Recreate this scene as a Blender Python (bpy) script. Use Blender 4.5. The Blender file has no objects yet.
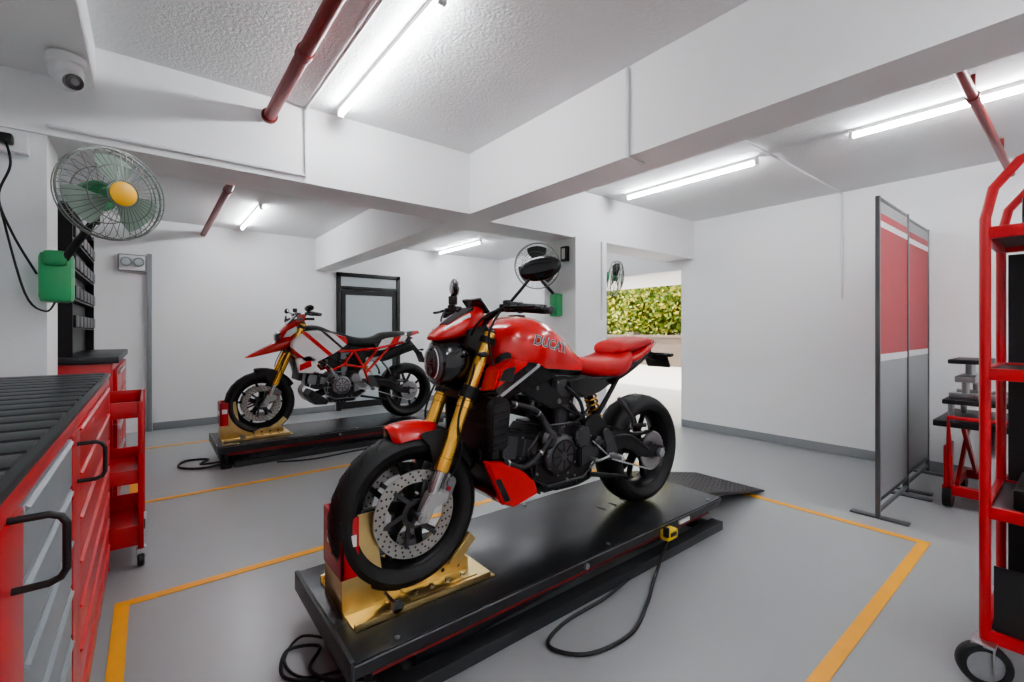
import bpy, bmesh, math, random
from mathutils import Vector, Matrix, Euler
from mathutils.bvhtree import BVHTree
random.seed(7)
pi=math.pi
# ------------------------------------------------------------------ materials
def mk(name,col,rough=.5,metal=0.,bump=0.,bscale=60.,coat=0.,var=.05,emit=0.,alpha=None,trans=0.,bd=.01):
    m=bpy.data.materials.new(name); m.use_nodes=True; nt=m.node_tree; b=nt.nodes['Principled BSDF']
    tc=nt.nodes.new('ShaderNodeTexCoord'); nz=nt.nodes.new('ShaderNodeTexNoise')
    nz.inputs['Scale'].default_value=bscale; nz.inputs['Detail'].default_value=4
    nt.links.new(tc.outputs['Object'],nz.inputs['Vector'])
    mx=nt.nodes.new('ShaderNodeMix'); mx.data_type='RGBA'
    mx.inputs[6].default_value=(*[c*(1-var) for c in col],1); mx.inputs[7].default_value=(*[min(1,c*(1+var)) for c in col],1)
    nt.links.new(nz.outputs['Fac'],mx.inputs[0]); nt.links.new(mx.outputs[2],b.inputs['Base Color'])
    b.inputs['Roughness'].default_value=rough; b.inputs['Metallic'].default_value=metal
    b.inputs['Coat Weight'].default_value=coat; b.inputs['Coat Roughness'].default_value=.05
    b.inputs['Transmission Weight'].default_value=trans
    if alpha is not None: b.inputs['Alpha'].default_value=alpha
    if bump>0:
        bp=nt.nodes.new('ShaderNodeBump'); bp.inputs['Strength'].default_value=bump; bp.inputs['Distance'].default_value=bd
        nt.links.new(nz.outputs['Fac'],bp.inputs['Height']); nt.links.new(bp.outputs['Normal'],b.inputs['Normal'])
    if emit>0:
        b.inputs['Emission Color'].default_value=(*col,1); b.inputs['Emission Strength'].default_value=emit
    return m
def mk_ramp(name,ax,stops,rough=.3,coat=.6,v0=0.,v1=1.):
    """constant colour bands over v = ax . objectcoord"""
    m=bpy.data.materials.new(name); m.use_nodes=True; nt=m.node_tree; b=nt.nodes['Principled BSDF']
    tc=nt.nodes.new('ShaderNodeTexCoord'); vm=nt.nodes.new('ShaderNodeVectorMath'); vm.operation='DOT_PRODUCT'
    vm.inputs[1].default_value=ax; nt.links.new(tc.outputs['Object'],vm.inputs[0])
    mr=nt.nodes.new('ShaderNodeMapRange'); mr.inputs[1].default_value=v0; mr.inputs[2].default_value=v1
    nt.links.new(vm.outputs['Value'],mr.inputs[0])
    cr=nt.nodes.new('ShaderNodeValToRGB'); cr.color_ramp.interpolation='CONSTANT'
    els=cr.color_ramp.elements
    while len(els)>1: els.remove(els[-1])
    els[0].position=0; els[0].color=(*stops[0][1],1)
    for v,c in stops[1:]:
        e=els.new((v-v0)/(v1-v0)); e.color=(*c,1)
    nt.links.new(mr.outputs[0],cr.inputs[0]); nt.links.new(cr.outputs[0],b.inputs['Base Color'])
    b.inputs['Roughness'].default_value=rough; b.inputs['Coat Weight'].default_value=coat; b.inputs['Coat Roughness'].default_value=.05
    return m
RED=(.64,.010,.008); WHT=(.88,.88,.88); BLK=(.012,.012,.013)
M=dict(
 wall=mk('wall_paint',(.88,.89,.895),.55,bump=.08,bscale=40,var=.015),
 beam=mk('beam_paint',(.88,.89,.895),.55,bump=.12,bscale=25,var=.015),
 ceil=mk('ceiling_plaster',(.82,.83,.835),.9,bump=.5,bscale=75,var=.04),
 skirt=mk('skirting_grey',(.27,.29,.30),.5),
 floor=mk('epoxy_floor',(.355,.368,.373),.30,bump=.02,bscale=35,var=.02,bd=.003),
 yellow=mk('yellow_line_paint',(.92,.42,.03),.45,var=.08,bscale=12),
 rubber=mk('tyre_rubber',(.012,.012,.013),.5,bump=.15,bscale=180),
 black=mk('black_plastic',(.014,.014,.015),.42,var=.2),
 gloss=mk('black_gloss',(.008,.008,.009),.12,coat=.6),
 satin=mk('black_satin_metal',(.020,.020,.022),.33,metal=.4,var=.2),
 engine=mk('engine_grey',(.095,.095,.10),.36,metal=.75,bump=.1,bscale=120,var=.25),
 engd=mk('engine_dark',(.026,.026,.028),.38,metal=.5,bump=.1,bscale=120,var=.25),
 alu=mk('aluminium',(.60,.61,.62),.28,metal=1,var=.08),
 steel=mk('brushed_steel',(.42,.42,.43),.28,metal=1,var=.1),
 hsteel=mk('engine_silver',(.30,.30,.31),.34,metal=.9,var=.15),
 disc=mk('brake_disc_steel',(.48,.46,.44),.3,metal=1,var=.15,bscale=30),
 gold=mk('gold_anodised',(.88,.50,.10),.26,metal=.85,var=.06),
 zinc=mk('zinc_passivated',(.72,.55,.26),.28,metal=.9,var=.2,bscale=14),
 red=mk('red_paint_gloss',RED,.25,coat=.7,var=.04),
 redm=mk('red_powdercoat',(.50,.010,.014),.35,coat=.25,var=.06),
 reds=mk('red_seat_leather',(.52,.010,.010),.5,bump=.2,bscale=200),
 redd=mk('dark_red_pipe',(.22,.014,.014),.4,var=.1),
 white=mk('white_plastic',(.8,.8,.8),.4),
 whitet=mk('conduit_white',(.80,.81,.82),.5),
 grey=mk('drawer_grey',(.27,.30,.32),.4,metal=.2),
 boxg=mk('box_grey',(.30,.31,.30),.5),
 dgrey=mk('dark_grey_coat',(.035,.037,.04),.36,var=.1,bscale=8),
 mat=mk('ribbed_mat',(.022,.025,.028),.38,var=.2),
 deck=mk('lift_deck',(.030,.032,.035),.27,metal=.2,bump=.05,bscale=200,var=.18),
 chequer=mk('ramp_plate',(.04,.04,.042),.45,metal=.4,bump=.8,bscale=160,var=.3),
 green=mk('fan_green',(.04,.33,.12),.35),
 orange=mk('badge_yellow',(.90,.48,.03),.4),
 ylw=mk('pedal_yellow',(.90,.60,.02),.4),
 chrome=mk('chrome_wire',(.55,.56,.57),.22,metal=1),
 gcage=mk('fan_cage_wire',(.22,.24,.22),.35,metal=.6),
 blade=mk('fan_blade',(.42,.52,.45),.4),
 bladed=mk('fan_blade_dark',(.05,.055,.055),.4),
 glass=mk('frosted_glass',(.50,.56,.58),.3,var=.03,bscale=3),
 lens=mk('headlight_lens',(.07,.075,.08),.06,coat=1,metal=.3),
 drl=mk('drl_white',(.55,.58,.60),.3,emit=.02),
 tailr=mk('tail_light_red',(.4,.005,.005),.2,coat=.5),
 tube=mk('led_tube',(.95,.97,1.0),.5,emit=40.,var=0),
 panelr=mk('screen_red',(.42,.025,.035),.4,var=.06),
 panelg=mk('screen_grey',(.32,.335,.34),.4,var=.05),
 frameg=mk('screen_frame',(.16,.165,.17),.35,metal=.6),
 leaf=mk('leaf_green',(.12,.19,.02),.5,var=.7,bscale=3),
 leafy=mk('leaf_sunlit_yellow',(.42,.38,.06),.5,var=.4,bscale=3),  # lit copy of the leaf green, backlit sun put into its colour
 trunk=mk('bark',(.12,.08,.05),.9,bump=.5,bscale=20,var=.3),
 conc=mk('outdoor_concrete',(.56,.52,.47),.9,bump=.3,bscale=8,var=.15),
 brickw=mk('compound_wall_paint',(.15,.115,.09),.8,var=.3,bscale=2,bump=.2),
 label=mk('label_paper',(.75,.75,.72),.6),
 mirror=mk('mirror_glass',(.8,.82,.84),.03,metal=1,var=0),
)
M['tank']=mk_ramp('tank_livery',(0.10,0,1),[(0,BLK),(.850,(.4,.4,.41)),(.858,BLK),(.885,RED)],.22,.8,.5,1.2)
M['wing']=mk_ramp('wing_livery',(-0.55,0,1),[(0,BLK),(.545,(.38,.38,.40)),(.562,BLK),(.60,RED)],.25,.7,.2,1.0)
M['hyp']=mk_ramp('shroud_livery',(0.9,0,1),[(0,BLK),(.96,RED),(1.04,WHT),(1.26,RED),(1.31,WHT),(1.44,BLK),(1.47,WHT),(1.53,RED)],.25,.7,.8,1.8)
M['hypt']=mk_ramp('tail_livery',(1.0,0,-.6),[(0,BLK),(.62,WHT),(.74,RED),(.82,WHT),(.90,BLK),(.97,RED)],.25,.7,.3,1.4)
# ------------------------------------------------------------------ geometry helpers
V=Vector
def box(c,s,rot=(0,0,0),bev=0.,seg=2):
    bm=bmesh.new(); bmesh.ops.create_cube(bm,size=1)
    bmesh.ops.scale(bm,vec=s,verts=bm.verts)
    if bev>0: bmesh.ops.bevel(bm,geom=bm.edges[:],offset=min(bev,min(s)*.45),segments=seg,affect='EDGES',profile=.6)
    bm.transform(Matrix.Translation(c)@Euler(rot).to_matrix().to_4x4()); return bm
def bx(a,b,bev=0.,seg=2):
    a=V(a);b=V(b); return box((a+b)/2,[abs(b[i]-a[i]) for i in range(3)],bev=bev,seg=seg)
def frame(d,up=(0,1,0)):
    d=V(d).normalized(); u=V(up)
    if abs(d.dot(u))>.98: u=V((1,0,0))
    s=d.cross(u).normalized(); u2=s.cross(d).normalized(); return d,u2,s
def beam(p,q,w,h,side=(0,1,0),bev=0.,w2=None):
    p=V(p);q=V(q); d,u,s=frame(q-p,side); w2=w if w2 is None else w2
    bm=bmesh.new(); vs=[]
    for pt,ww in ((p,w),(q,w2)):
        for a,b in ((-1,-1),(1,-1),(1,1),(-1,1)): vs.append(bm.verts.new(pt+s*ww/2*a+u*h/2*b))
    for f in ((3,2,1,0),(4,5,6,7),(0,1,5,4),(1,2,6,5),(2,3,7,6),(3,0,4,7)): bm.faces.new([vs[i] for i in f])
    if bev>0: bmesh.ops.bevel(bm,geom=bm.edges[:],offset=bev,segments=2,affect='EDGES')
    bmesh.ops.recalc_face_normals(bm,faces=bm.faces); return bm
def loft(rings,cap=True,closed=False):
    bm=bmesh.new(); R=[[bm.verts.new(p) for p in r] for r in rings]; n=len(R[0]); m=len(R)
    for i in range(m if closed else m-1):
        a=R[i];b=R[(i+1)%m]
        for k in range(n):
            try: bm.faces.new((a[k],a[(k+1)%n],b[(k+1)%n],b[k]))
            except: pass
    if cap and not closed:
        bm.faces.new(R[0][::-1]); bm.faces.new(R[-1])
    bmesh.ops.recalc_face_normals(bm,faces=bm.faces); return bm
def cyl(p,q,r,r2=None,seg=20,bev=0.):
    p=V(p);q=V(q);r2=r if r2 is None else r2; d,u,s=frame(q-p)
    def ring(c,rr): return [c+(u*math.cos(2*pi*k/seg)+s*math.sin(2*pi*k/seg))*rr for k in range(seg)]
    if bev>0: rs=[ring(p,r-bev),ring(p+d*bev,r),ring(q-d*bev,r2),ring(q,r2-bev)]
    else: rs=[ring(p,r),ring(q,r2)]
    return loft(rs)
def crm(P,t):
    n=len(P)-1; i=min(int(t),n-1); f=t-i
    a=P[max(i-1,0)];b=P[i];c=P[i+1];d=P[min(i+2,n)]
    return [0.5*((2*b[k])+(-a[k]+c[k])*f+(2*a[k]-5*b[k]+4*c[k]-d[k])*f*f+(-a[k]+3*b[k]-3*c[k]+d[k])*f**3) for k in range(len(b))]
def smooth(P,steps=6):
    n=len(P)-1; return [crm(P,i/steps) for i in range(n*steps+1)]
def tube(P,r,seg=8,sm=0,closed=False,r2=None):
    if sm: P=smooth([tuple(p) for p in P],sm)
    P=[V(p) for p in P]; n=len(P); rings=[]; u=None
    for i,p in enumerate(P):
        if closed: d=P[(i+1)%n]-P[i-1]
        else: d=P[min(i+1,n-1)]-P[max(i-1,0)]
        d.normalize()
        if u is None: _,u,_s=frame(d)
        u=(u-d*u.dot(d)).normalized(); s=d.cross(u)
        rr=r if r2 is None else r+(r2-r)*i/(n-1)
        rings.append([p+(u*math.cos(2*pi*k/seg)+s*math.sin(2*pi*k/seg))*rr for k in range(seg)])
    return loft(rings,closed=closed)
def lathe(prof,c=(0,0,0),axis=(0,1,0),seg=48,closed=False):
    c=V(c); d,u,s=frame(axis,(0,0,1)); rings=[]
    for k in range(seg):
        a=2*pi*k/seg; rd=u*math.cos(a)+s*math.sin(a)
        rings.append([c+d*h+rd*max(r,1e-5) for r,h in prof])
    bm=bmesh.new(); R=[[bm.verts.new(p) for p in r] for r in rings]; n=len(prof)
    for i in range(seg):
        a=R[i];b=R[(i+1)%seg]
        for k in range(n if closed else n-1): bm.faces.new((a[k],a[(k+1)%n],b[(k+1)%n],b[k]))
    bmesh.ops.remove_doubles(bm,verts=bm.verts,dist=2e-5)
    bmesh.ops.recalc_face_normals(bm,faces=bm.faces); return bm
def plate(out,y0,y1,bev=0.,plane='xz'):
    f={'xz':lambda a,b,c:(a,c,b),'xy':lambda a,b,c:(a,b,c),'yz':lambda a,b,c:(c,a,b)}[plane]
    bm=bmesh.new(); A=[bm.verts.new(f(a,b,y0)) for a,b in out]; B=[bm.verts.new(f(a,b,y1)) for a,b in out]; n=len(out)
    bm.faces.new(A[::-1]); bm.faces.new(B)
    for k in range(n): bm.faces.new((A[k],A[(k+1)%n],B[(k+1)%n],B[k]))
    bmesh.ops.recalc_face_normals(bm,faces=bm.faces)
    if bev>0: bmesh.ops.bevel(bm,geom=bm.edges[:],offset=bev,segments=2,affect='EDGES')
    return bm
def splate(out,y0,y1,bev=.004,st=4):
    P=[tuple(p) for p in out]; n=len(P); o=[]
    for i in range(n):
        a,b,c,d=P[i-1],P[i],P[(i+1)%n],P[(i+2)%n]
        for k in range(st):
            f=k/st
            o.append(tuple(.5*((2*b[j])+(-a[j]+c[j])*f+(2*a[j]-5*b[j]+4*c[j]-d[j])*f*f+(-a[j]+3*b[j]-3*c[j]+d[j])*f**3) for j in range(2)))
    return plate(o,y0,y1,bev)
def hull(pts,bev=0.):
    bm=bmesh.new(); [bm.verts.new(p) for p in pts]
    r=bmesh.ops.convex_hull(bm,input=bm.verts)
    bmesh.ops.dissolve_limit(bm,angle_limit=.03,verts=bm.verts,edges=bm.edges)
    if bev>0: bmesh.ops.bevel(bm,geom=bm.edges[:],offset=bev,segments=2,affect='EDGES')
    bmesh.ops.recalc_face_normals(bm,faces=bm.faces); return bm
def hully(out,y0,y1,inset=.0,bev=.006):
    cx=sum(p[0] for p in out)/len(out); cz=sum(p[1] for p in out)/len(out)
    pts=[(p[0],y1,p[1]) for p in out]+[(cx+(p[0]-cx)*(1-inset),y0,cz+(p[1]-cz)*(1-inset)) for p in out]
    return hull(pts,bev)
def body(secs,ns=28,st=5,yc=0.):
    S=smooth(secs,st); rings=[]
    for x,t,b,w,n in S:
        zc=(t+b)/2;h=max((t-b)/2,.001);w=max(w,.001);n=max(n,1.5);r=[]
        for k in range(ns):
            a=2*pi*k/ns; c=math.cos(a);s=math.sin(a)
            r.append(V((x,yc+w*math.copysign(abs(c)**(2/n),c),zc+h*math.copysign(abs(s)**(2/n),s))))
        rings.append(r)
    return loft(rings)
def ell(c,r,rot=(0,0,0),seg=24):
    bm=bmesh.new(); bmesh.ops.create_uvsphere(bm,u_segments=seg,v_segments=seg//2,radius=1)
    bmesh.ops.scale(bm,vec=r,verts=bm.verts); bm.transform(Matrix.Translation(c)@Euler(rot).to_matrix().to_4x4()); return bm
def tf(bm,dx=0.,sy=1.,dz=0.):
    for v in bm.verts: v.co.x+=dx; v.co.y*=sy; v.co.z+=dz
    return bm
def fender(c,R,a0,a1,w,crown=.02,th=.005,n=22,w2=None):
    w2=w if w2 is None else w2; rings=[]
    for i in range(n+1):
        f=i/n; a=math.radians(a0+(a1-a0)*f); ww=(w+(w2-w)*f)*(.55+.45*min(1,math.sin(pi*f)*2.2+.15)); r=[]
        for s,lay in ((1,0),(-1,1)):
            for k in range(9):
                q=-1+k/4 if s==1 else 1-k/4
                rr=R+crown*(1-q*q)-.035*abs(q)**4-(th if lay else 0)
                r.append(V((c[0]+math.cos(a)*rr,c[1]+q*ww,c[2]+math.sin(a)*rr)))
        rings.append(r)
    return loft(rings)
class Asm:
    def __init__(s,name,loc=(0,0,0),rz=0.,rot=None):
        e=bpy.data.objects.new(name,None); bpy.context.collection.objects.link(e); e.location=loc
        e.rotation_euler=rot if rot else (0,0,rz); e.empty_display_size=.1; s.e=e; s.parts={}
    def put(s,part,mat,bm):
        if part not in s.parts: s.parts[part]=(bmesh.new(),[])
        T,mats=s.parts[part]
        if mat not in mats: mats.append(mat)
        mi=mats.index(mat)
        for f in bm.faces: f.material_index=mi
        me=bpy.data.meshes.new('t'); bm.to_mesh(me); T.from_mesh(me); bpy.data.meshes.remove(me); bm.free()
    def done(s,ang=38):
        for n,(T,mats) in s.parts.items():
            me=bpy.data.meshes.new(n); T.to_mesh(me); T.free()
            for m in mats: me.materials.append(M[m])
            me.polygons.foreach_set('use_smooth',[True]*len(me.polygons)); me.set_sharp_from_angle(angle=math.radians(ang))
            o=bpy.data.objects.new(n,me); bpy.context.collection.objects.link(o); o.parent=s.e
            s.parts[n]=o
        return s
def solo(name,mat,bm,ang=38):
    co=[v.co for v in bm.verts]; c=sum(co,V())/len(co); bm.transform(Matrix.Translation(-c))
    me=bpy.data.meshes.new(name); bm.to_mesh(me); bm.free(); me.materials.append(M[mat])
    me.polygons.foreach_set('use_smooth',[True]*len(me.polygons)); me.set_sharp_from_angle(angle=math.radians(ang))
    o=bpy.data.objects.new(name,me); bpy.context.collection.objects.link(o); o.location=c; return o
def join(*bs):
    T=bmesh.new()
    for b in bs:
        me=bpy.data.meshes.new('t'); b.to_mesh(me); T.from_mesh(me); bpy.data.meshes.remove(me); b.free()
    return T
def text_on(asm,part,txt,size,mat,origin,ex,ez,target=None,off=.002,shear=0.,fat=.02):
    cu=bpy.data.curves.new('txt','FONT'); cu.body=txt; cu.size=size; cu.shear=shear; cu.offset=size*fat
    o=bpy.data.objects.new('txt',cu); bpy.context.collection.objects.link(o); dg=bpy.context.evaluated_depsgraph_get()
    me=bpy.data.meshes.new_from_object(o.evaluated_get(dg)); bpy.data.objects.remove(o)
    bm=bmesh.new(); bm.from_mesh(me); ex=V(ex).normalized();ez=V(ez).normalized(); ny=ex.cross(ez)
    bmesh.ops.triangulate(bm,faces=bm.faces)
    bmesh.ops.subdivide_edges(bm,edges=bm.edges[:],cuts=2,use_grid_fill=True)
    bmesh.ops.triangulate(bm,faces=bm.faces)
    for v in bm.verts:
        p=V(origin)+ex*v.co.x+ez*v.co.y
        if target:
            h,n,i,d=target.ray_cast(p+ny*1.,-ny)
            if h: p=h+ny*off
        v.co=p
    asm.put(part,mat,bm)
# ------------------------------------------------------------------ room
ZC=2.52; ZB=2.07; XL=-.90; XR=5.2; YB=6.95; YN=-2.6
solo('floor','floor',bx((XL-.2,YN-.2,-.15),(XR+.15,YB+.2,0)))
solo('ceiling','ceil',bx((XL-.2,YN-.2,ZC),(XR+.3,YB+.2,ZC+.2)))
solo('wall_back','wall',bx((XL-.2,YB,0),(XR+.15,YB+.15,ZC)))
solo('wall_left','wall',bx((XL-.15,YN,0),(XL,YB,ZC)))
solo('wall_front','wall',bx((XL-.15,YN-.15,0),(XR+.15,YN,ZC)))
solo('wall_right','wall',join(bx((XR,YN,0),(XR+.15,3.16,ZC)),bx((XR,4.7,0),(XR+.15,YB,ZC)),bx((XR,3.16,1.95),(XR+.15,4.7,ZC))))
def skirt(n,a,b): solo(n,'skirt',bx(a,b,.003))
skirt('baseboard_back',(0.03,YB-.012,0),(2.15,YB,.09)); skirt('baseboard_back_right',(3.2,YB-.012,0),(XR-.02,YB,.09))
skirt('baseboard_right',(XR-.012,YN,0),(XR,3.15,.09)); skirt('baseboard_right_far',(XR-.012,4.72,0),(XR,YB-.02,.09))
YA,YA2=2.88,3.2; XA,XA2=1.88,2.14
solo('ceiling_beam','beam',bx((XL,YA,ZB),(XA2,YA2,ZC)))
solo('ceiling_beam','beam',bx((XA2,2.99,ZB),(XR,3.36,ZC)))
solo('ceiling_beam','beam',bx((XA,YN,ZB),(XA2,YA,ZC)))
solo('ceiling_beam','beam',bx((XA,YA2,ZB),(XA2,YB,ZC)))
solo('wall_left_soffit','beam',bx((XL,YN,2.33),(-.2,YA,ZC)))
solo('column_left','wall',bx((XL,YA+.01,0),(-.36,YA2-.01,ZB)))
solo('column_center','wall',bx((3.10,2.96,0),(3.54,3.39,ZB)))
solo('trim_1','skirt',bx((-.03,YB-.05,0),(.02,YB-.001,2.1),.004))
def line(x0,y0,x1,y1,w=.05): return bx((min(x0,x1)-(w/2 if x0==x1 else 0),min(y0,y1)-(w/2 if y0==y1 else 0),.0005),(max(x0,x1)+(w/2 if x0==x1 else 0),max(y0,y1)+(w/2 if y0==y1 else 0),.003))
L=.025; lx,rx=-.095,3.42
solo('floor_marking','yellow',join(line(lx-L,2.62,rx+L,2.62),line(lx,.58,lx,2.62-L),line(rx,.60,rx,2.62-L),line(lx-L,.575,rx+L,.575)))
solo('floor_marking','yellow',join(line(lx-L,4.08,rx+L,4.08),line(lx,4.08+L,lx,5.9),line(rx,4.08+L,rx,5.9),line(lx-L,5.925,rx+L,5.925)))
d=Asm('door_1',(2.67,YB-.045,0))
d.put('frame','black',join(bx((-.5,-.0,0),(-.44,.04,2.06),.004),bx((.44,0,0),(.5,.04,2.06),.004),bx((-.5,0,2.0),(.5,.04,2.06),.004),bx((-.44,0,1.81),(.44,.03,1.86),.004)))
d.put('leaf','black',join(bx((-.43,.005,.02),(-.37,.035,1.80)),bx((.37,.005,.02),(.43,.035,1.80)),bx((-.37,.005,.02),(.37,.035,.12)),bx((-.37,.005,1.73),(.37,.035,1.80)),bx((-.37,.005,.90),(.37,.035,.96))))
d.put('panes','glass',join(bx((-.37,.015,.96),(.37,.025,1.73)),bx((-.37,.015,.12),(.37,.025,.90)),bx((-.44,.015,1.86),(.44,.025,2.0))))
d.put('lever','alu',join(cyl((-.41,-.04,1.0),(-.41,.01,1.0),.01),cyl((-.41,-.04,1.0),(-.31,-.04,1.0),.008),bx((-.43,-.004,.93),(-.39,.006,1.07),.003)))
d.done()
def led(x,y0,y1):
    a=Asm('led_tube_light',(x,(y0+y1)/2,ZC-.001)); h=(y1-y0)/2
    a.put('batten','white',bx((-.014,-h,-.026),(.014,h,0),.003))
    a.put('end_caps','white',join(bx((-.016,-h-.012,-.062),(.016,-h+.012,0),.004),bx((-.016,h-.012,-.062),(.016,h+.012,0),.004)))
    a.put('tube','tube',cyl((0,-h+.012,-.046),(0,h-.012,-.046),.013,seg=14)); a.done()
for x,y0,y1 in ((.885,1.55,2.75),(3.62,1.57,2.77),(3.62,-.25,.97),(.91,5.38,6.6),(3.78,5.5,6.7),(.9,-1.3,-.1),(3.62,-2.2,-1.0),(3.7,3.75,4.6),(.0,-2.4,-1.2),(2.6,-2.4,-1.2)): led(x,y0,y1)  # tubes wholly at negative y are out of view, added to brighten the room
solo('sprinkler_pipe','redd',join(cyl((.53,YN+.01,2.41),(.53,YA-.002,2.41),.031,seg=20),cyl((.53,2.1,2.41),(.53,2.15,2.41),.037),cyl((.53,YA-.02,2.41),(.53,YA-.002,2.41),.042),cyl((.53,0,2.41),(.53,.05,2.41),.037)))
solo('sprinkler_pipe','redd',join(cyl((.53,YA2+.002,2.41),(.53,YB-.002,2.41),.031,seg=20),cyl((.53,4.6,2.41),(.53,4.65,2.41),.037)))
solo('sprinkler_pipe','redd',join(cyl((XA2+.002,.37,2.40),(XR-.005,.37,2.40),.022,seg=20),cyl((3.3,.37,2.4),(3.36,.37,2.4),.028),cyl((3.33,.37,2.4),(3.33,.37,ZC-.002),.010),cyl((4.6,.37,2.4),(4.6,.37,ZC-.002),.010)))
def cond(P,n='electrical_conduit',r=.010): solo(n,'whitet',tube(P,r,8))
cond([(.72,.4,2.508),(.72,YA-.012,2.508),(.72,YA-.012,2.11),(-.36,YA-.012,2.11)])
cond([(XA-.012,1.43,2.508),(XA-.012,1.43,2.06),(2.0,1.43,2.058)])
cond([(XA2+.02,1.47,2.50),(XR-.012,1.47,2.508),(XR-.012,1.47,1.5)])
cond([(3.46,2.95,2.06),(3.46,2.95,1.3)])
# ------------------------------------------------------------------ fans
def fan(name,loc,R,direc,mount,hub='orange',bl_m='blade'):
    a=Asm(name,loc); d=V(direc).normalized(); _,u,s=frame(d,(0,0,1)); N=44
    def P(rad,ang,h): return (u*math.cos(ang)+s*math.sin(ang))*rad+d*h
    rings=[]
    for rr,h in ((R,0),(R*.985,.03),(R*.985,-.03),(R*.62,.062),(R*.62,-.055),(R*.3,.075)):
        rings.append(tube([P(rr,2*pi*k/36,h) for k in range(36)],.0026 if rr<R else .0045,5,closed=True))
    ws=[]
    for k in range(N):
        an=2*pi*k/N
        ws.append(tube([P(R*.18,an,.078),P(R*.6,an,.062),P(R*.93,an,.04),P(R,an,0)],.0012,4))
        if k%2==0: ws.append(tube([P(R*.2,an,-.075),P(R*.6,an,-.055),P(R*.93,an,-.035),P(R,an,0)],.0012,4))
    a.put('guard','gcage',join(*rings,*ws))
    a.put('badge',hub,lathe([(0,.088),(R*.2,.086),(R*.26,.08),(R*.26,.074),(0,.074)],(0,0,0),d,32))
    bl=[]
    for k in range(3):
        a0=2*pi*k/3; rs=[]
        for i in range(9):
            f=i/8; rad=R*(.15+.72*f); w=.45+.35*math.sin(pi*f*.8); row=[]
            for j in range(5):
                q=-1+j/2; row.append(P(rad,a0+q*w*.75,q*.022+.0))
            rs.append(row)
        bm=bmesh.new(); G=[[bm.verts.new(p) for p in r] for r in rs]
        for i in range(8):
            for j in range(4): bm.faces.new((G[i][j],G[i+1][j],G[i+1][j+1],G[i][j+1]))
        bmesh.ops.solidify(bm,geom=bm.faces[:],thickness=.003); bl.append(bm)
    a.put('blades',bl_m,join(*bl))
    a.put('hub','green',lathe([(0,.03),(R*.12,.028),(R*.16,.01),(R*.16,-.03),(0,-.03)],(0,0,0),d,24))
    a.put('motor','green',lathe([(0,-.07),(R*.26,-.072),(R*.34,-.085),(R*.34,-.14),(R*.24,-.18),(0,-.19)],(0,0,0),d,28))
    m=V(mount)-V(loc); b=d*-.13
    a.put('arm','black',tube([b,b+V((0,0,-.10)),(m*.6+b*.4)+V((0,0,-.04)),m],.015,10,sm=5))
    a.put('arm','black',cyl(b+V((0,0,.03)),b+V((0,0,-.12)),.02))
    return a,m
a,m=fan('wall_fan',(-.125,2.58,1.775),.19,(.50,-.86,-.06),(-.32,2.80,1.46))
a.put('wall_base','green',box(m+V((0,.02,-.03)),(.11,.10,.22),bev=.025)); a.put('wall_base','green',box(m+V((0,.0,.05)),(.08,.09,.07),bev=.02))
a.put('cord','black',tube([m+V((0,0,-.13)),m+V((-.03,-.02,-.18)),m+V((-.1,.03,-.1)),m+V((-.17,.03,.25))],.004,6,sm=6)); a.done()
a,m=fan('wall_fan',(2.80,3.16,1.79),.21,(-.75,-.62,-.1),(3.08,3.18,1.5),hub='white',bl_m='bladed')
a.put('wall_base','green',box(m+V((-.02,0,-.06)),(.08,.11,.22),bev=.02)); a.done()
a,m=fan('wall_fan',(3.83,3.09,1.74),.185,(.8,-.6,-.1),(3.58,3.22,1.48),hub='white',bl_m='bladed')
a.put('wall_base','green',box(m+V((.0,0,-.02)),(.07,.10,.18),bev=.02)); a.done()
a=Asm('switch_box',(3.09,3.08,1.92)); a.put('plate','black',bx((-.03,-.04,-.07),(.01,.04,.07),.004)); a.put('face','white',bx((-.034,-.02,-.05),(-.03,.02,.05))); a.done()
a=Asm('wall_socket',(-.47,YA-.022,2.0)); a.put('plate','white',bx((-.1,-.03,-.045),(.06,.02,.045),.006))
a.put('plug','black',box((-.0,-.05,0),(.04,.05,.04),bev=.008))
a.put('cord','black',tube([(0,-.07,-.01),(.02,-.1,-.12),(-.02,-.06,-.25),(.02,-.05,-.4),(.09,-.05,-.56)],.0045,6,sm=8)); a.done()
a=Asm('security_camera',(-.27,2.62,2.325)); a.put('base','white',lathe([(0,0),(.062,0),(.062,-.03),(.05,-.035),(0,-.035)],(0,0,0),(0,0,1),32))
a.put('collar','white',lathe([(.048,-.03),(.056,-.06),(.052,-.085),(.04,-.1),(0,-.1)],(0,0,0),(0,0,1),32))
a.put('ball','white',ell((0.01,-.015,-.095),(.047,.047,.047))); a.put('lens','gloss',cyl((.018,-.035,-.11),(.032,-.068,-.12),.03,seg=24,bev=.003)); a.put('lens','lens',cyl((.03,-.066,-.12),(.033,-.073,-.122),.014)); a.done()
a=Asm('emergency_light',(-.16,YB,1.98)); a.put('housing','boxg',bx((-.13,-.06,-.10),(.13,0,.10),.015)); a.put('face','whitet',bx((-.115,-.066,-.085),(.115,-.058,.085),.004))
a.put('lamps','glass',join(cyl((-.055,-.09,.01),(-.055,-.06,.01),.045,seg=24,bev=.006),cyl((.06,-.09,.01),(.06,-.06,.01),.045,seg=24,bev=.006)))
a.put('lamp_rims','boxg',join(lathe([(.045,-.094),(.052,-.094),(.052,-.06),(.045,-.06)],(-.055,0,.01),seg=24,closed=True),lathe([(.045,-.094),(.052,-.094),(.052,-.06),(.045,-.06)],(.06,0,.01),seg=24,closed=True))); a.done()
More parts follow.
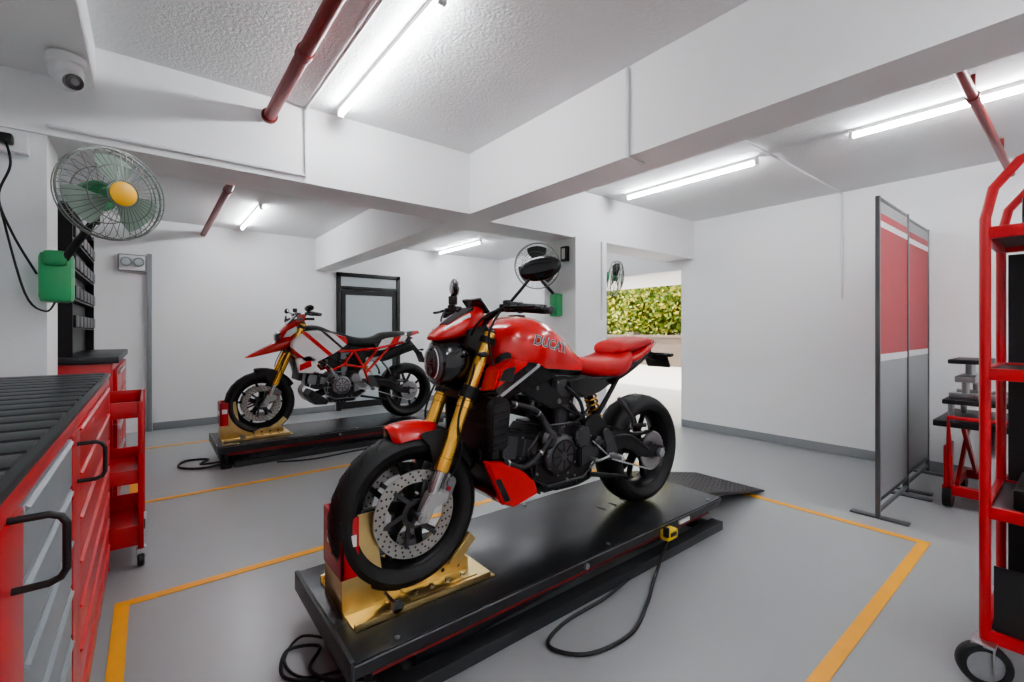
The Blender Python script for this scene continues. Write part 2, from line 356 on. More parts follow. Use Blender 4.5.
# ------------------------------------------------------------------ workshop cabinet left
a=Asm('tool_cabinet',(-.15,0,0)); Y0,Y1,H=.25,2.85,1.0
a.put('carcass','redm',bx((-.62,Y0,.08),(-.02,Y1,H-.05),.006)); a.put('plinth','black',bx((-.6,Y0+.02,0),(-.06,Y1-.02,.08)))
a.put('top_edge','redm',bx((-.64,Y0-.01,H-.06),(0,Y1+.01,H-.02),.005)); a.put('worktop','mat',bx((-.64,Y0-.01,H-.02),(.005,Y1+.01,H-.004),.004))
n=22
a.put('worktop_ribs','mat',join(*[bx((-.62,Y0+.02+(Y1-Y0)*k/n,H-.005),(-.01,Y0+.02+(Y1-Y0)*k/n+.09,H+.001),.002) for k in range(n)]))
for y0,y1,t in [(.27,.84,'d'),(.98,1.54,'g'),(1.68,2.82,'r')]:
    a.put('posts','redm',bx((-.03,y1,.08),(.004,y1+.14 if y1<2.5 else y1+.02,H-.06),.004))
    nd=7; hh=(H-.08-.08)/nd
    for k in range(nd):
        z=.1+k*hh
        a.put('drawers','redm' if t!='g' else 'grey',bx((-.02,y0+.01,z+.004),(.002,y1-.01,z+hh-.004),.002))
        a.put('drawer_pulls','grey' if t=='g' else 'redm',hull([(.002,y0+.02,z+hh-.016),(.002,y1-.02,z+hh-.016),(.008,y0+.02,z+hh-.010),(.008,y1-.02,z+hh-.010),(.002,y0+.02,z+hh-.006),(.002,y1-.02,z+hh-.006)]))
for y,z in ((.90,.895),(1.61,.86)):
    a.put('handles','black',tube([(0,y,z+.048),(.04,y,z+.048),(.052,y,z+.043),(.058,y,z+.032),(.058,y,z-.032),(.052,y,z-.043),(.04,y,z-.048),(0,y,z-.048)],.005,10))
a.done()
a=Asm('workbench',(-.155,3.62,0))
a.put('body','redm',bx((-.7,0.02,.08),(-.02,1.4,1.0),.006)); a.put('top','mat',bx((-.74,0,1.0),(.01,1.43,1.04),.006)); a.put('plinth','black',bx((-.68,.04,0),(-.06,1.38,.08)))
for k in range(5): a.put('drawers','redm',bx((-.02,.06,.12+k*.17),(0,.68,.12+k*.17+.16),.004)); a.put('drawers','redm',bx((-.02,.72,.12+k*.17),(0,1.36,.12+k*.17+.16),.004)); a.put('pulls','alu',bx((0,.1,.25+k*.17),(.015,.64,.265+k*.17),.003))
a.put('tool_rack','black',join(bx((-.27,.1,1.04),(-.25,1.38,1.93)),bx((-.27,.08,1.04),(-.20,.1,1.95)),bx((-.27,1.38,1.04),(-.20,1.40,1.95)),*[bx((-.25,.1,1.2+k*.18),(-.20,1.38,1.21+k*.18)) for k in range(5)]))
a.put('tool_bins','satin',join(*[bx((-.25,.14+j*.21,1.215+k*.18),(-.19,.32+j*.21,1.29+k*.18),.006) for j in range(6) for k in range(4)]))
a.done()
a=Asm('tool_cart',(-.185,3.27,0)); w,dp=.15,.30
for sx in (-1,1):
    for sy in (-1,1):
        a.put('posts','redm',bx((sx*w-.012,sy*dp-.012,.1),(sx*w+.012,sy*dp+.012,.84),.003))
        a.put('castors','black',cyl((sx*w-.014,sy*(dp-.03),.038),(sx*w+.014,sy*(dp-.03),.038),.037,bev=.005)); a.put('castor_forks','alu',bx((sx*w-.02,sy*(dp-.03)-.02,.05),(sx*w+.02,sy*(dp-.03)+.02,.1),.004))
for z,hh in ((.12,.10),(.43,.07),(.76,.08)):
    a.put('trays','redm',bx((-w,-dp,z),(w,dp,z+.008)))
    for s in (-1,1): a.put('trays','redm',bx((s*w-.005,-dp,z),(s*w+.005,dp,z+hh),.002)); a.put('trays','redm',bx((-w,s*dp-.005,z),(w,s*dp+.005,z+hh),.002))
a.put('back_panel','redm',bx((-w-.006,-dp,.12),(-w+.004,dp,.84)))
a.done()
# ------------------------------------------------------------------ motorcycle lifts
def lift(loc,with_pedal=True):
    a=Asm('motorcycle_lift',loc); Lx,W=2.2,.335; H=.2
    a.put('deck','deck',bx((0,-W,H-.012),(Lx,W,H),.003))
    a.put('deck_skirt','dgrey',join(hull([(0.0,-W,H-.012),(Lx,-W,H-.012),(.0,-W+.02,H-.065),(Lx,-W+.02,H-.065),(0,-W+.05,H-.065),(Lx,-W+.05,H-.065),(0,-W+.05,H-.012),(Lx,-W+.05,H-.012)]),
        hull([(0.0,W,H-.012),(Lx,W,H-.012),(.0,W-.02,H-.065),(Lx,W-.02,H-.065),(0,W-.05,H-.065),(Lx,W-.05,H-.065),(0,W-.05,H-.012),(Lx,W-.05,H-.012)]),
        bx((0,-W+.02,H-.065),(.02,W-.02,H-.012)),bx((Lx-.02,-W+.02,H-.065),(Lx,W-.02,H-.012))))
    a.put('deck_edge_trim','hsteel',join(bx((0,-W-.002,H-.012),(Lx,-W,H-.007)),bx((0,W,H-.012),(Lx,W+.002,H-.007))))
    a.put('under_frame','redd',join(bx((.05,-W+.05,H-.10),(Lx-.05,-W+.08,H-.066)),bx((.05,W-.08,H-.10),(Lx-.05,W-.05,H-.066))))
    a.put('base_frame','dgrey',join(bx((.12,-W-.0,0),(Lx+.02,-W+.07,.05),.004),bx((.12,W-.07,0),(Lx+.02,W,.05),.004),bx((.12,-W+.05,0),(.2,W-.05,.045),.004),bx((Lx-.1,-W+.05,0),(Lx-.02,W-.05,.045),.004)))
    for s in (-1,1):
        a.put('scissor_arms','dgrey',join(beam((.25,s*(W-.10),.05),(1.9,s*(W-.10),.12),.05,.012),beam((.25,s*(W-.125),.12),(1.9,s*(W-.125),.05),.05,.012)))
    a.put('front_stop','dgrey',join(bx((-.012,-W,H-.07),(0.004,W,H+.006),.004)))
    a.put('jack_foot','black',join(bx((.02,-W-.0,0),(.10,-W+.08,.03),.004),cyl((.06,-W+.04,0),(.06,-W+.04,.13),.012),bx((.04,-.12,0),(.11,.12,.05),.01)))
    for x in (1.5,1.6,1.7): a.put('deck_holes','black',bx((x,-.03,H),(x+.012,.03,H+.0015)))
    for x in (.15,1.2,2.1):
        for s in (-1,1): a.put('bolts','steel',cyl((x,s*(W-.03),H),(x,s*(W-.03),H+.004),.009,seg=12))
    a.put('valve','alu',join(cyl((1.02,-W-.006,H-.035),(1.02,-W+.01,H-.035),.013),cyl((1.02,-W-.01,H-.035),(1.02,-W,H-.035),.006)))
    a.put('label','label',bx((1.75,-W-.002,H-.045),(1.85,-W+.008,H-.025)))
    if with_pedal:
        a.put('control_box','ylw',box((1.62,-W-.02,H-.05),(.09,.05,.05),bev=.01)); a.put('control_buttons','black',join(box((1.62,-W-.046,H-.045),(.05,.008,.02),bev=.003),box((1.58,-W-.03,H-.03),(.015,.03,.05),bev=.004)))
        a.put('cable','black',tube([(1.60,-W-.03,H-.07),(1.5,-W-.05,.06),(1.38,-W-.09,.01),(1.22,-W-.17,.009),(1.0,-W-.25,.009),(.78,-W-.22,.009),(.70,-W-.10,.009),(.84,-W-.04,.009),(1.1,-W-.03,.009),(1.3,-W-.01,.02)],.0075,8,sm=8))
    a.put('ramp','chequer',hull([(Lx+.005,-W+.1,H-.004),(Lx+.005,W,H-.004),(Lx+.005,-W+.1,H-.03),(Lx+.005,W,H-.03),(Lx+.90,-W+.13,.012),(Lx+.90,W,.012),(Lx+.90,-W+.13,0),(Lx+.90,W,0)],.002))
    bs=[]
    for i in range(26):
        for j in range(12):
            x=Lx+.04+i*.032; y=-W+.15+j*.045; z=H-.004-(H-.016)*(x-Lx)/.90
            an=.8 if (i+j)%2 else -.8
            bs.append(box((x,y,z+.001),(.026,.006,.003),(0,.22,an)))
    a.put('ramp_tread','engine',join(*bs))
    c=H
    a.put('chock_base','zinc',join(bx((.05,-.20,c),(.62,.20,c+.006),.002),bx((.05,-.2,c),(.6,-.185,c+.025),.002),bx((.05,.185,c),(.6,.2,c+.025),.002)))
    a.put('chock_front','redm',join(bx((.035,-.10,c+.13),(.050,.10,c+.34),.004),bx((.035,-.10,c+.13),(.10,-.085,c+.34),.004),bx((.035,.085,c+.13),(.10,.10,c+.34),.004)))
    a.put('chock_brackets','zinc',bx((.04,-.095,c),(.052,.095,c+.14),.002))
    for s in (-1,1): a.put('chock_brackets','zinc',plate([(.05,c),(.34,c),(.34,c+.03),(.19,c+.11),(.16,c+.34),(.10,c+.34),(.05,c+.1)],s*.081-.003,s*.081+.003)); a.put('chock_brackets','zinc',plate([(.04,c),(.16,c),(.13,c+.14),(.04,c+.16)],s*.097-.002,s*.097+.002))
    a.put('chock_label','label',join(bx((.05,-.1022,c+.24),(.09,-.1,c+.28)),bx((.0335,-.07,c+.22),(.035,.05,c+.26))))
    for s in (-1,1):
        j=[plate([(.26,c+.006),(.56,c+.006),(.56,c+.05),(.50,c+.11),(.44,c+.075),(.36,c+.07),(.26,c+.03)],s*.088-.004,s*.088+.004),bx((.27,s*.09,c+.006),(.56,s*.16,c+.014),.002)]
        a.put('chock_jaws','zinc',join(*j))
        a.put('chock_roller','zinc',beam((.47,s*.105,c+.05),(.57,s*.105,c+.15),.045,.02,bev=.003))
        for x in (.30,.37,.44,.51): a.put('chock_bolts','steel',cyl((x,s*.13,c+.012),(x,s*.13,c+.024),.01,seg=6)); a.put('chock_slots','black',cyl((x,s*.0925,c+.038),(x,s*.0935,c+.038),.008,seg=12))
        a.put('chock_screws','steel',join(cyl((.2,s*.09,c+.03),(.2,s*.19,c+.03),.007),cyl((.2,s*.185,c+.03),(.2,s*.2,c+.03),.022,seg=12)))
    a.done(); return a
lift((.48,1.70,0)); lift((.46,4.95,0),False)
solo('air_hose','black',tube([(.62,1.5,.01),(.45,1.62,.012),(.36,1.72,.009),(.40,1.85,.009),(.5,1.8,.009),(.44,1.7,.012),(.47,1.58,.03),(.52,1.5,.06)],.006,8,sm=8))
solo('air_hose','black',tube([(.62,1.6,.01),(.42,1.66,.012),(.38,1.8,.009),(.46,1.9,.009),(.54,1.8,.02)],.005,8,sm=8))
solo('air_hose','black',tube([(.55,4.8,.01),(.35,4.75,.009),(.2,4.9,.009),(.25,5.1,.009),(.42,5.05,.009),(.35,4.85,.02),(.5,4.7,.05)],.009,8,sm=8))
solo('air_hose','black',tube([(.9,4.55,.009),(1.2,4.45,.009),(1.7,4.5,.009),(2.1,4.42,.009),(2.3,4.58,.03)],.007,8,sm=8))
# ------------------------------------------------------------------ motorcycle components
def wheel(a,nm,cx,cz,R,hw,front=True,rimc='satin'):
    c=(cx,0,cz); h=hw
    T=[(.221,-h*.72),(.235,-h*.9),(.255,-h*.985),(R-.045,-h),(R-.025,-h*.88),(R-.010,-h*.62),(R-.002,-h*.3),(R,0)]
    T=T+[(r,-y) for r,y in T[::-1][1:]]
    a.put(nm+'_tyre','rubber',lathe(T+[(.215,h*.6),(.215,-h*.6)],c,seg=72,closed=True))
    g=[]
    for k in range(26):
        an=2*pi*k/26
        for s in (-1,1):
            P=[]
            for i in range(5):
                f=i/4; yy=s*h*(.12+.62*f); rr=R+.0005-.0105*abs(yy/h/.62)**2 if abs(yy/h)<.62 else R-.010-.02*((abs(yy)/h-.62)/.26)
                an2=an+f*.17+(.06 if s>0 else 0)
                P.append((cx+math.cos(an2)*rr,yy,cz+math.sin(an2)*rr))
            g.append(tube(P,.0016,4))
    a.put(nm+'_tread_grooves','gloss',join(*g))
    rp=[(.224,-h*.70),(.229,-h*.76),(.229,-h*.70),(.214,-h*.6),(.200,-h*.25),(.198,0),(.200,h*.25),(.214,h*.6),(.229,h*.70),(.229,h*.76),(.224,h*.70)]
    a.put(nm+'_rim',rimc,lathe(rp+[(.194,h*.3),(.188,0),(.194,-h*.3)],c,seg=64,closed=True))
    a.put(nm+'_hub',rimc,lathe([(0,-.05),(.03,-.05),(.042,-.04),(.045,0),(.042,.04),(.03,.05),(0,.05)],c,seg=32))
    sp=[]
    for k in range(5):
        an=2*pi*k/5+.25
        def P(r,da,y=0): return (cx+math.cos(an+da)*r,y,cz+math.sin(an+da)*r)
        sp+=[beam(P(.03,0),P(.10,0),.042,.036,w2=.036,bev=.003)]
        for s in (-1,1): sp.append(beam(P(.088,s*.06),P(.2,s*.27),.022,.028,w2=.018,bev=.003))
        sp.append(beam(P(.04,.5),P(.06,.5),.02,.03))
    a.put(nm+'_spokes',rimc,join(*sp))
    a.put(nm+'_rim_tape','engine',lathe([(.2305,-h*.77),(.2320,-h*.77),(.2320,-h*.79),(.2305,-h*.79)],c,seg=64,closed=True))
    sides=((-1,1) if front else (1,))
    ro,ri=(.165,.118) if front else (.122,.088)
    for s in sides:
        y=s*.066
        a.put(nm+'_disc','disc',lathe([(ro,y-.0025),(ro,y+.0025),(ri,y+.0025),(ri,y-.0025)],c,seg=64,closed=True))
        hs=[]
        for k in range(28):
            an=2*pi*k/28
            for j in range(3):
                rr=ri+.009+(ro-ri-.018)*j/2; aa=an+j*.07
                p=(cx+math.cos(aa)*rr,y,cz+math.sin(aa)*rr); hs.append(cyl((p[0],y-.0029,p[2]),(p[0],y+.0029,p[2]),.0042,seg=8))
        a.put(nm+'_disc_holes','black',join(*hs))
        cs=[lathe([(.035,y-.004),(.055,y-.004),(.055,y+.004),(.035,y+.004)],c,seg=32,closed=True)]
        for k in range(6 if front else 5):
            an=2*pi*k/(6 if front else 5)+.2
            cs.append(beam((cx+math.cos(an-.25)*.05,y,cz+math.sin(an-.25)*.05),(cx+math.cos(an)*(ri+.002),y,cz+math.sin(an)*(ri+.002)),.016,.007))
            cs.append(cyl((cx+math.cos(an)*(ri+.002),y-.006,cz+math.sin(an)*(ri+.002)),(cx+math.cos(an)*(ri+.002),y+.006,cz+math.sin(an)*(ri+.002)),.009,seg=12))
        a.put(nm+'_disc_carrier','engine' if front else 'satin',join(*cs))
def fork(a,ztop,fx,rake=.432,yf=.098,zl=.745,zg=.45):
    X=lambda z: fx+(z-.3)*rake
    for s in (-1,1):
        y=s*yf
        a.put('fork_tubes','gold',join(cyl((X(zg),y,zg),(X(ztop),y,ztop),.0275,seg=24,bev=.003),cyl((X(zg),y,zg),(X(zg+.05),y,zg+.05),.030,seg=24,bev=.003),cyl((X(zl-.06),y,zl-.06),(X(zl-.03),y,zl-.03),.030,seg=24,bev=.003)))
        a.put('fork_stanchions','chrome',cyl((X(.36),y,.36),(X(zg),y,zg),.0215,seg=20))
        a.put('fork_caps','gloss',join(cyl((X(ztop),y,ztop),(X(ztop+.012),y,ztop+.012),.024,seg=20,bev=.003),cyl((X(ztop+.012),y,ztop+.012),(X(ztop+.022),y,ztop+.022),.011,seg=6)))
        a.put('fork_feet','alu',join(hull([(-.028,y-.018,.275),(.03,y-.018,.272),(-.028,y+.018,.275),(.03,y+.018,.272),(X(.385)-.026,y-.024,.385),(X(.385)+.026,y-.024,.375),(X(.385)-.026,y+.024,.385),(X(.385)+.026,y+.024,.375)],.005),
            hull([(.03,y-.014,.31),(.03,y+.014,.31),(.115,y-.012,.33),(.115,y+.012,.33),(.125,y-.012,.365),(.125,y+.012,.365),(X(.4),y-.014,.395),(X(.4),y+.014,.395)],.003)))
        a.put('axle','steel',join(cyl((0,y-.0,.3),(0,y+s*.032,.3),.019,seg=20,bev=.002),cyl((0,y+s*.03,.3),(0,y+s*.036,.3),.012,seg=6)))
        yc=s*.070
        a.put('front_calipers','hsteel',join(hull([(.085,yc-.028,.315),(.135,yc-.028,.325),(.17,yc-.026,.40),(.125,yc-.028,.445),(.10,yc-.028,.40),(.085,yc+.028,.315),(.135,yc+.028,.325),(.17,yc+.026,.40),(.125,yc+.028,.445),(.10,yc+.028,.40)],.006),
            cyl((.115,yc-.034,.355),(.115,yc+.034,.355),.016,seg=20),cyl((.135,yc-.034,.40),(.135,yc+.034,.40),.016,seg=20)))
        a.put('caliper_bolts','redm',join(cyl((.125,yc+s*.0345,.378),(.125,yc+s*.030,.378),.009,seg=12)))
        a.put('caliper_bolts','alu',join(cyl((.095,yc+s*.034,.33),(.095,yc+s*.028,.33),.007,seg=6),cyl((.125,yc+s*.034,.43),(.125,yc+s*.028,.43),.007,seg=6)))
        a.put('brake_lines','black',tube([(.14,s*.095,.42),(.17,s*.125,.52),(X(.65)-.03,s*.135,.65),(X(.8)-.02,s*.12,.82),(X(.98),s*.06,.98)],.0045,6,sm=6))
    for z,t in ((zl,.045),(ztop-.035,.025)):
        x=X(z)
        a.put('triple_clamps','satin',join(box((x+.015,0,z),(.075,yf*2,t),(0,-.4,0),bev=.008),cyl((X(z-t/2),-yf,z-t/2),(X(z+t/2),-yf,z+t/2),.037,seg=24),cyl((X(z-t/2),yf,z-t/2),(X(z+t/2),yf,z+t/2),.037,seg=24)))
    a.put('steering_head','satin',cyl((X(zl)+.035,0,zl),(X(ztop-.04)+.035,0,ztop-.04),.032,seg=20))
    a.put('axle','steel',cyl((0,-.1,.3),(0,.1,.3),.012))
    return X
def rear_end(a,wb,pz=.43,px=.98):
    out=[(px-.03,pz+.04),(px+.10,pz+.045),(px+.22,pz+.03),(wb-.14,.375),(wb+.04,.340),(wb+.055,.31),(wb+.03,.280),(wb-.14,.305),(px+.2,pz-.055),(px+.08,pz-.055),(px-.03,pz-.035)]
    a.put('swingarm','engd',join(splate(out,-.145,-.118,.005),splate(out,.118,.145,.005),bx((px-.02,-.12,pz-.04),(px+.07,.12,pz+.045),.01),box((px+.13,0,pz),(.03,.24,.06),bev=.006)))
    a.put('swingarm_brace','engine',join(tube([(px+.02,-.15,pz+.03),(px+.22,-.15,pz+.01),(wb-.1,-.148,.345)],.006,8,sm=4),cyl((px+.02,-.155,pz),(px+.02,-.135,pz),.024,seg=24,bev=.003),cyl((px+.02,-.16,pz),(px+.02,-.15,pz),.011,seg=6)))
    a.put('rear_axle','alu',join(cyl((wb,-.165,.31),(wb,.165,.31),.017,seg=20),cyl((wb,-.172,.31),(wb,-.15,.31),.026,seg=6),cyl((wb,.172,.31),(wb,.15,.31),.026,seg=6),box((wb+.045,-.13,.31),(.02,.04,.035),bev=.003)))
    y=-.098; R1,R2=.034,.102; fs=(px-.07,pz)
    tt=[lathe([(.05,y-.004),(R2-.004,y-.004),(R2-.004,y+.004),(.05,y+.004)],(wb,0,.31),seg=48,closed=True)]
    for k in range(42):
        an=2*pi*k/42; tt.append(beam((wb+math.cos(an)*(R2-.006),y,.31+math.sin(an)*(R2-.006)),(wb+math.cos(an)*(R2+.004),y,.31+math.sin(an)*(R2+.004)),.007,.006,w2=.003))
    for k in range(6):
        an=2*pi*k/6; tt.append(beam((wb+math.cos(an)*.02,y,.31+math.sin(an)*.02),(wb+math.cos(an)*.07,y,.31+math.sin(an)*.07),.02,.008))
    a.put('rear_sprocket','steel',join(*tt))
    links=[]; dx=wb-fs[0]; dz=.31-fs[1]; L=math.hypot(dx,dz); th=math.atan2(dz,dx); g=math.asin((R2-R1)/L)
    pts=[]
    def arc(c,r,a0,a1,n):
        for i in range(n):
            t=a0+(a1-a0)*i/(n-1); pts.append((c[0]+math.cos(t)*r,c[1]+math.sin(t)*r))
    arc((wb,.31),R2+.003,th+pi/2+g,th-pi/2-g,24); arc(fs,R1+.003,th-pi/2-g,th-3*pi/2+g,10)
    pts.append(pts[0]); acc=[]; seg=.0125
    for (x0,z0),(x1,z1) in zip(pts,pts[1:]):
        l=math.hypot(x1-x0,z1-z0); n=max(1,round(l/seg))
        for i in range(n): acc.append((x0+(x1-x0)*i/n,z0+(z1-z0)*i/n))
    for i in range(0,len(acc)):
        p=acc[i];q=acc[(i+1)%len(acc)]
        links.append(beam((p[0],y,p[1]),(q[0],y,q[1]),.009,.0155 if i%2 else .011))
    a.put('chain','alu',join(*links))
    a.put('front_sprocket','steel',cyl((fs[0],y-.005,fs[1]),(fs[0],y+.005,fs[1]),R1+.004,seg=16))
    a.put('chain_guard','black',splate([(px+.12,pz+.065),(wb-.15,.43),(wb-.02,.428),(wb-.02,.418),(wb-.15,.418),(px+.12,pz+.05)],-.115,-.085,.002))
    a.put('rear_hugger','black',fender((wb,0,.31),.320,118,168,.075,.006,w2=.09))
    a.put('rear_caliper','engine',box((wb-.13,.07,.34),(.07,.05,.05),bev=.008))
    a.put('rear_hub','engine',lathe([(0,-.09),(.045,-.09),(.05,-.08),(.05,.08),(0,.08)],(wb,0,.31),seg=32))
def pegs(a,x=1.02,z=.37):
    for s in (-1,1):
        a.put('footpeg_brackets','engine',splate([(x-.05,z+.12),(x+.0,z+.13),(x+.06,z+.02),(x+.03,z-.02),(x-.02,z-.02),(x-.03,z+.05)],s*.158-.006,s*.158+.006,.003))
        a.put('footpegs','alu',join(cyl((x,s*.16,z),(x,s*.245,z),.012,seg=12,bev=.002),*[box((x,s*(.18+k*.014),z+.012),(.024,.004,.006)) for k in range(5)]))
        a.put('heel_guards','engd',splate([(x+.0,z+.10),(x+.07,z+.09),(x+.09,z+.02),(x+.04,z+.0)],s*.152-.003,s*.152+.003,.002))
        a.put('pillion_pegs','engine',join(tube([(x+.12,s*.12,z+.27),(x+.19,s*.15,z+.17),(x+.20,s*.155,z+.12)],.010,8,sm=4),cyl((x+.20,s*.15,z+.12),(x+.23,s*.215,z+.13),.011,seg=12,bev=.002)))
    a.put('gear_lever','alu',join(tube([(x-.02,-.175,z+.0),(x-.1,-.178,z-.005),(x-.17,-.185,z+.02)],.006,8,sm=3),cyl((x-.17,-.18,z+.02),(x-.17,-.225,z+.02),.008,seg=12),tube([(x-.03,-.17,z+.01),(x-.13,-.165,z+.09)],.0045,8)))
    a.put('side_stand','satin',join(cyl((x-.12,-.13,z-.08),(x+.12,-.17,z-.13),.012),box((x+.13,-.175,z-.135),(.05,.035,.01),bev=.003)))
def engine(a,ex=.72,ez=.43,c1='engd',c2='engine'):
    a.put('crankcase',c1,join(hully([(ex-.17,ez-.10),(ex-.20,ez+.03),(ex-.10,ez+.13),(ex+.12,ez+.12),(ex+.27,ez+.05),(ex+.28,ez-.07),(ex+.15,ez-.15),(ex-.08,ez-.15)],-.115,.115,.0,.012),
        hully([(ex-.12,ez-.15),(ex+.16,ez-.15),(ex+.12,ez-.19),(ex-.08,ez-.19)],-.09,.09,.0,.006)))
    a.put('crankcase_ribs',c2,join(*[beam((ex-.17+k*.05,-.117,ez-.13+.012*k),(ex-.13+k*.05,-.117,ez+.10-.006*k),.006,.010) for k in (0,6,7,8)],beam((ex-.19,-.117,ez-.03),(ex+.27,-.117,ez-.02),.007,.008),tube([(ex-.17,-.116,ez-.10),(ex-.20,-.116,ez+.03),(ex-.10,-.116,ez+.13),(ex+.12,-.116,ez+.12),(ex+.27,-.116,ez+.05),(ex+.28,-.116,ez-.07),(ex+.15,-.116,ez-.15),(ex-.08,-.116,ez-.15)],.006,6,closed=True)))
    ribs=[]
    for k in range(7): ribs.append(box((ex-.1+k*.04,0,ez-.175),(.008,.17,.03)))
    a.put('sump_ribs',c2,join(*ribs))
    for s in (-1,1):
        yo=-.115 if s<0 else .115
        a.put('engine_covers',c2,join(lathe([(.098,yo),(.098,yo+s*.02),(.09,yo+s*.032),(.06,yo+s*.045),(.02,yo+s*.047),(0,yo+s*.047)],(ex-.02,0,ez-.01),seg=40),
            lathe([(.052,yo),(.052,yo+s*.03),(.044,yo+s*.04),(0,yo+s*.042)],(ex+.12,0,ez+.055),seg=32),
            hully([(ex+.10,ez-.1),(ex+.10,ez+.04),(ex+.24,ez+.03),(ex+.25,ez-.06)],yo+s*.03,yo,.12,.006)))
        a.put('engine_cover_rings',c1,lathe([(.07,yo+s*.040),(.074,yo+s*.046),(.066,yo+s*.047)],(ex-.02,0,ez-.01),seg=40,closed=True))
        a.put('engine_cover_ribs',c1,join(*[beam((ex-.02+math.cos(k*pi/4)*.02,yo+s*.0475,ez-.01+math.sin(k*pi/4)*.02),(ex-.02+math.cos(k*pi/4)*.062,yo+s*.0455,ez-.01+math.sin(k*pi/4)*.062),.006,.004) for k in range(8)]))
        bl=[]
        for k in range(9):
            an=2*pi*k/9+.2; x,z=ex-.02+math.cos(an)*.092,ez-.01+math.sin(an)*.092; bl.append(cyl((x,yo+s*.02,z),(x,yo+s*.036,z),.006,seg=8))
        for k in range(6):
            an=2*pi*k/6; x,z=ex+.12+math.cos(an)*.047,ez+.055+math.sin(an)*.047; bl.append(cyl((x,yo+s*.03,z),(x,yo+s*.042,z),.004,seg=8))
        for x,z in ((ex-.15,ez-.08),(ex-.17,ez+.02),(ex+.02,ez+.115),(ex+.24,ez+.06),(ex+.2,ez-.11),(ex+.04,ez-.14),(ex+.09,ez-.13)): bl.append(cyl((x,yo,z),(x,yo+s*.008,z),.007,seg=8))
        a.put('engine_bolts','hsteel',join(*bl))
    a.put('water_pump',c2,join(lathe([(.045,-.115),(.045,-.15),(.03,-.165),(0,-.165)],(ex-.10,0,ez+.075),seg=28),cyl((ex-.10,-.15,ez+.1),(ex-.14,-.15,ez+.17),.016)))
    def cylhead(o,d,tag):
        d=V(d).normalized(); o=V(o); n=V((-d.z,0,d.x))
        def q(u,w): p=o+d*u+n*w; return (p.x,p.z)
        a.put(tag+'_barrel',c1,join(*[hully([q(.10+.018*k,-.062),q(.10+.018*k,.062),q(.108+.018*k,.062),q(.108+.018*k,-.062)],-.075,.075,0,.001) for k in range(5)],hully([q(.05,-.052),q(.05,.052),q(.21,.052),q(.21,-.052)],-.065,.065,0,.004)))
        a.put(tag+'_head',c2,join(hully([q(.19,-.075),q(.19,.075),q(.26,.085),q(.26,-.085)],-.085,.085,0,.008),hully([q(.26,-.08),q(.26,.08),q(.315,.06),q(.325,0),q(.315,-.06)],-.078,.078,0,.010)))
        bl=[]
        for w in (-.055,.055):
            for s in (-1,1):
                p=o+d*.29+n*w; bl.append(cyl((p.x,s*.075,p.z),(p.x,s*.092,p.z),.019,seg=18,bev=.003))
        a.put(tag+'_cam_caps',c2,join(*bl))
        a.put(tag+'_belt_cover','engd',hully([q(.02,-.035),q(.02,.04),q(.20,.072),q(.315,.075),q(.33,.0),q(.315,-.075),q(.2,-.07)],-.112,-.086,.08,.006))
        a.put(tag+'_belt_cover_relief',c2,join(hully([q(.22,-.05),q(.22,.05),q(.30,.055),q(.31,.0),q(.30,-.055)],-.116,-.108,.1,.002),hully([q(.05,-.02),q(.05,.02),q(.19,.04),q(.19,-.04)],-.1155,-.108,.1,.002)))
        a.put(tag+'_belt_cover_screws','hsteel',join(*[cyl((q(u,w)[0],-.119,q(u,w)[1]),(q(u,w)[0],-.108,q(u,w)[1]),.0055,seg=8) for u,w in ((.08,0),(.2,.045),(.2,-.045),(.29,.045),(.29,-.045))]))
    cylhead((ex-.04,0,ez+.02),(-1,0,.16),'front_cylinder'); cylhead((ex,0,ez+.03),(.10,0,1),'rear_cylinder')
    a.put('throttle_bodies',c1,join(cyl((ex-.14,-.03,ez+.20),(ex-.10,-.03,ez+.33),.036),cyl((ex-.02,.03,ez+.20),(ex-.06,.03,ez+.34),.036),box((ex-.11,0,ez+.22),(.14,.15,.10),bev=.012)))
    a.put('injector_rail','hsteel',join(cyl((ex-.17,-.085,ez+.25),(ex-.05,-.085,ez+.27),.009),*[cyl((ex-.15+.05*k,-.085,ez+.22),(ex-.15+.05*k,-.085,ez+.26),.012,seg=12) for k in range(3)]))
    a.put('coolant_hoses','black',join(tube([(ex-.14,-.15,ez+.17),(ex-.2,-.155,ez+.22),(ex-.33,-.15,ez+.26)],.014,12,sm=5),tube([(ex-.10,-.16,ez+.08),(ex-.24,-.15,ez-.02),(ex-.36,-.14,ez+.02)],.014,12,sm=5),tube([(ex+.03,-.12,ez+.3),(ex+.12,-.13,ez+.22),(ex+.16,-.12,ez+.1)],.009,10,sm=5),tube([(ex-.16,-.12,ez+.30),(ex-.02,-.135,ez+.22),(ex+.1,-.125,ez+.16)],.006,8,sm=5),tube([(ex+.2,-.125,ez+.2),(ex+.1,-.14,ez+.14),(ex+.02,-.13,ez+.12)],.005,8,sm=5)))
    a.put('hose_clamps','alu',join(*[cyl(p,V(p)+V(dv)*.008,.0165,seg=16) for p,dv in (((ex-.175,-.154,ez+.20),(-.8,0,.5)),((ex-.30,-.151,ez+.25),(-1,0,.3)),((ex-.16,-.157,ez+.03),(-1,0,-.6)),((ex-.33,-.142,ez+.006),(-1,0,.2)))]))
    a.put('starter','engd',cyl((ex+.02,-.05,ez+.15),(ex+.2,-.05,ez+.12),.035,seg=20,bev=.005))
    a.put('oil_filter','gloss',cyl((ex-.17,-.03,ez-.08),(ex-.25,-.03,ez-.10),.035,seg=24,bev=.004))
    a.put('clutch_slave','engine',join(cyl((ex+.21,-.14,ez+.02),(ex+.21,-.17,ez+.02),.026,seg=20,bev=.003),cyl((ex+.21,-.165,ez+.02),(ex+.21,-.176,ez+.02),.012,seg=12)))
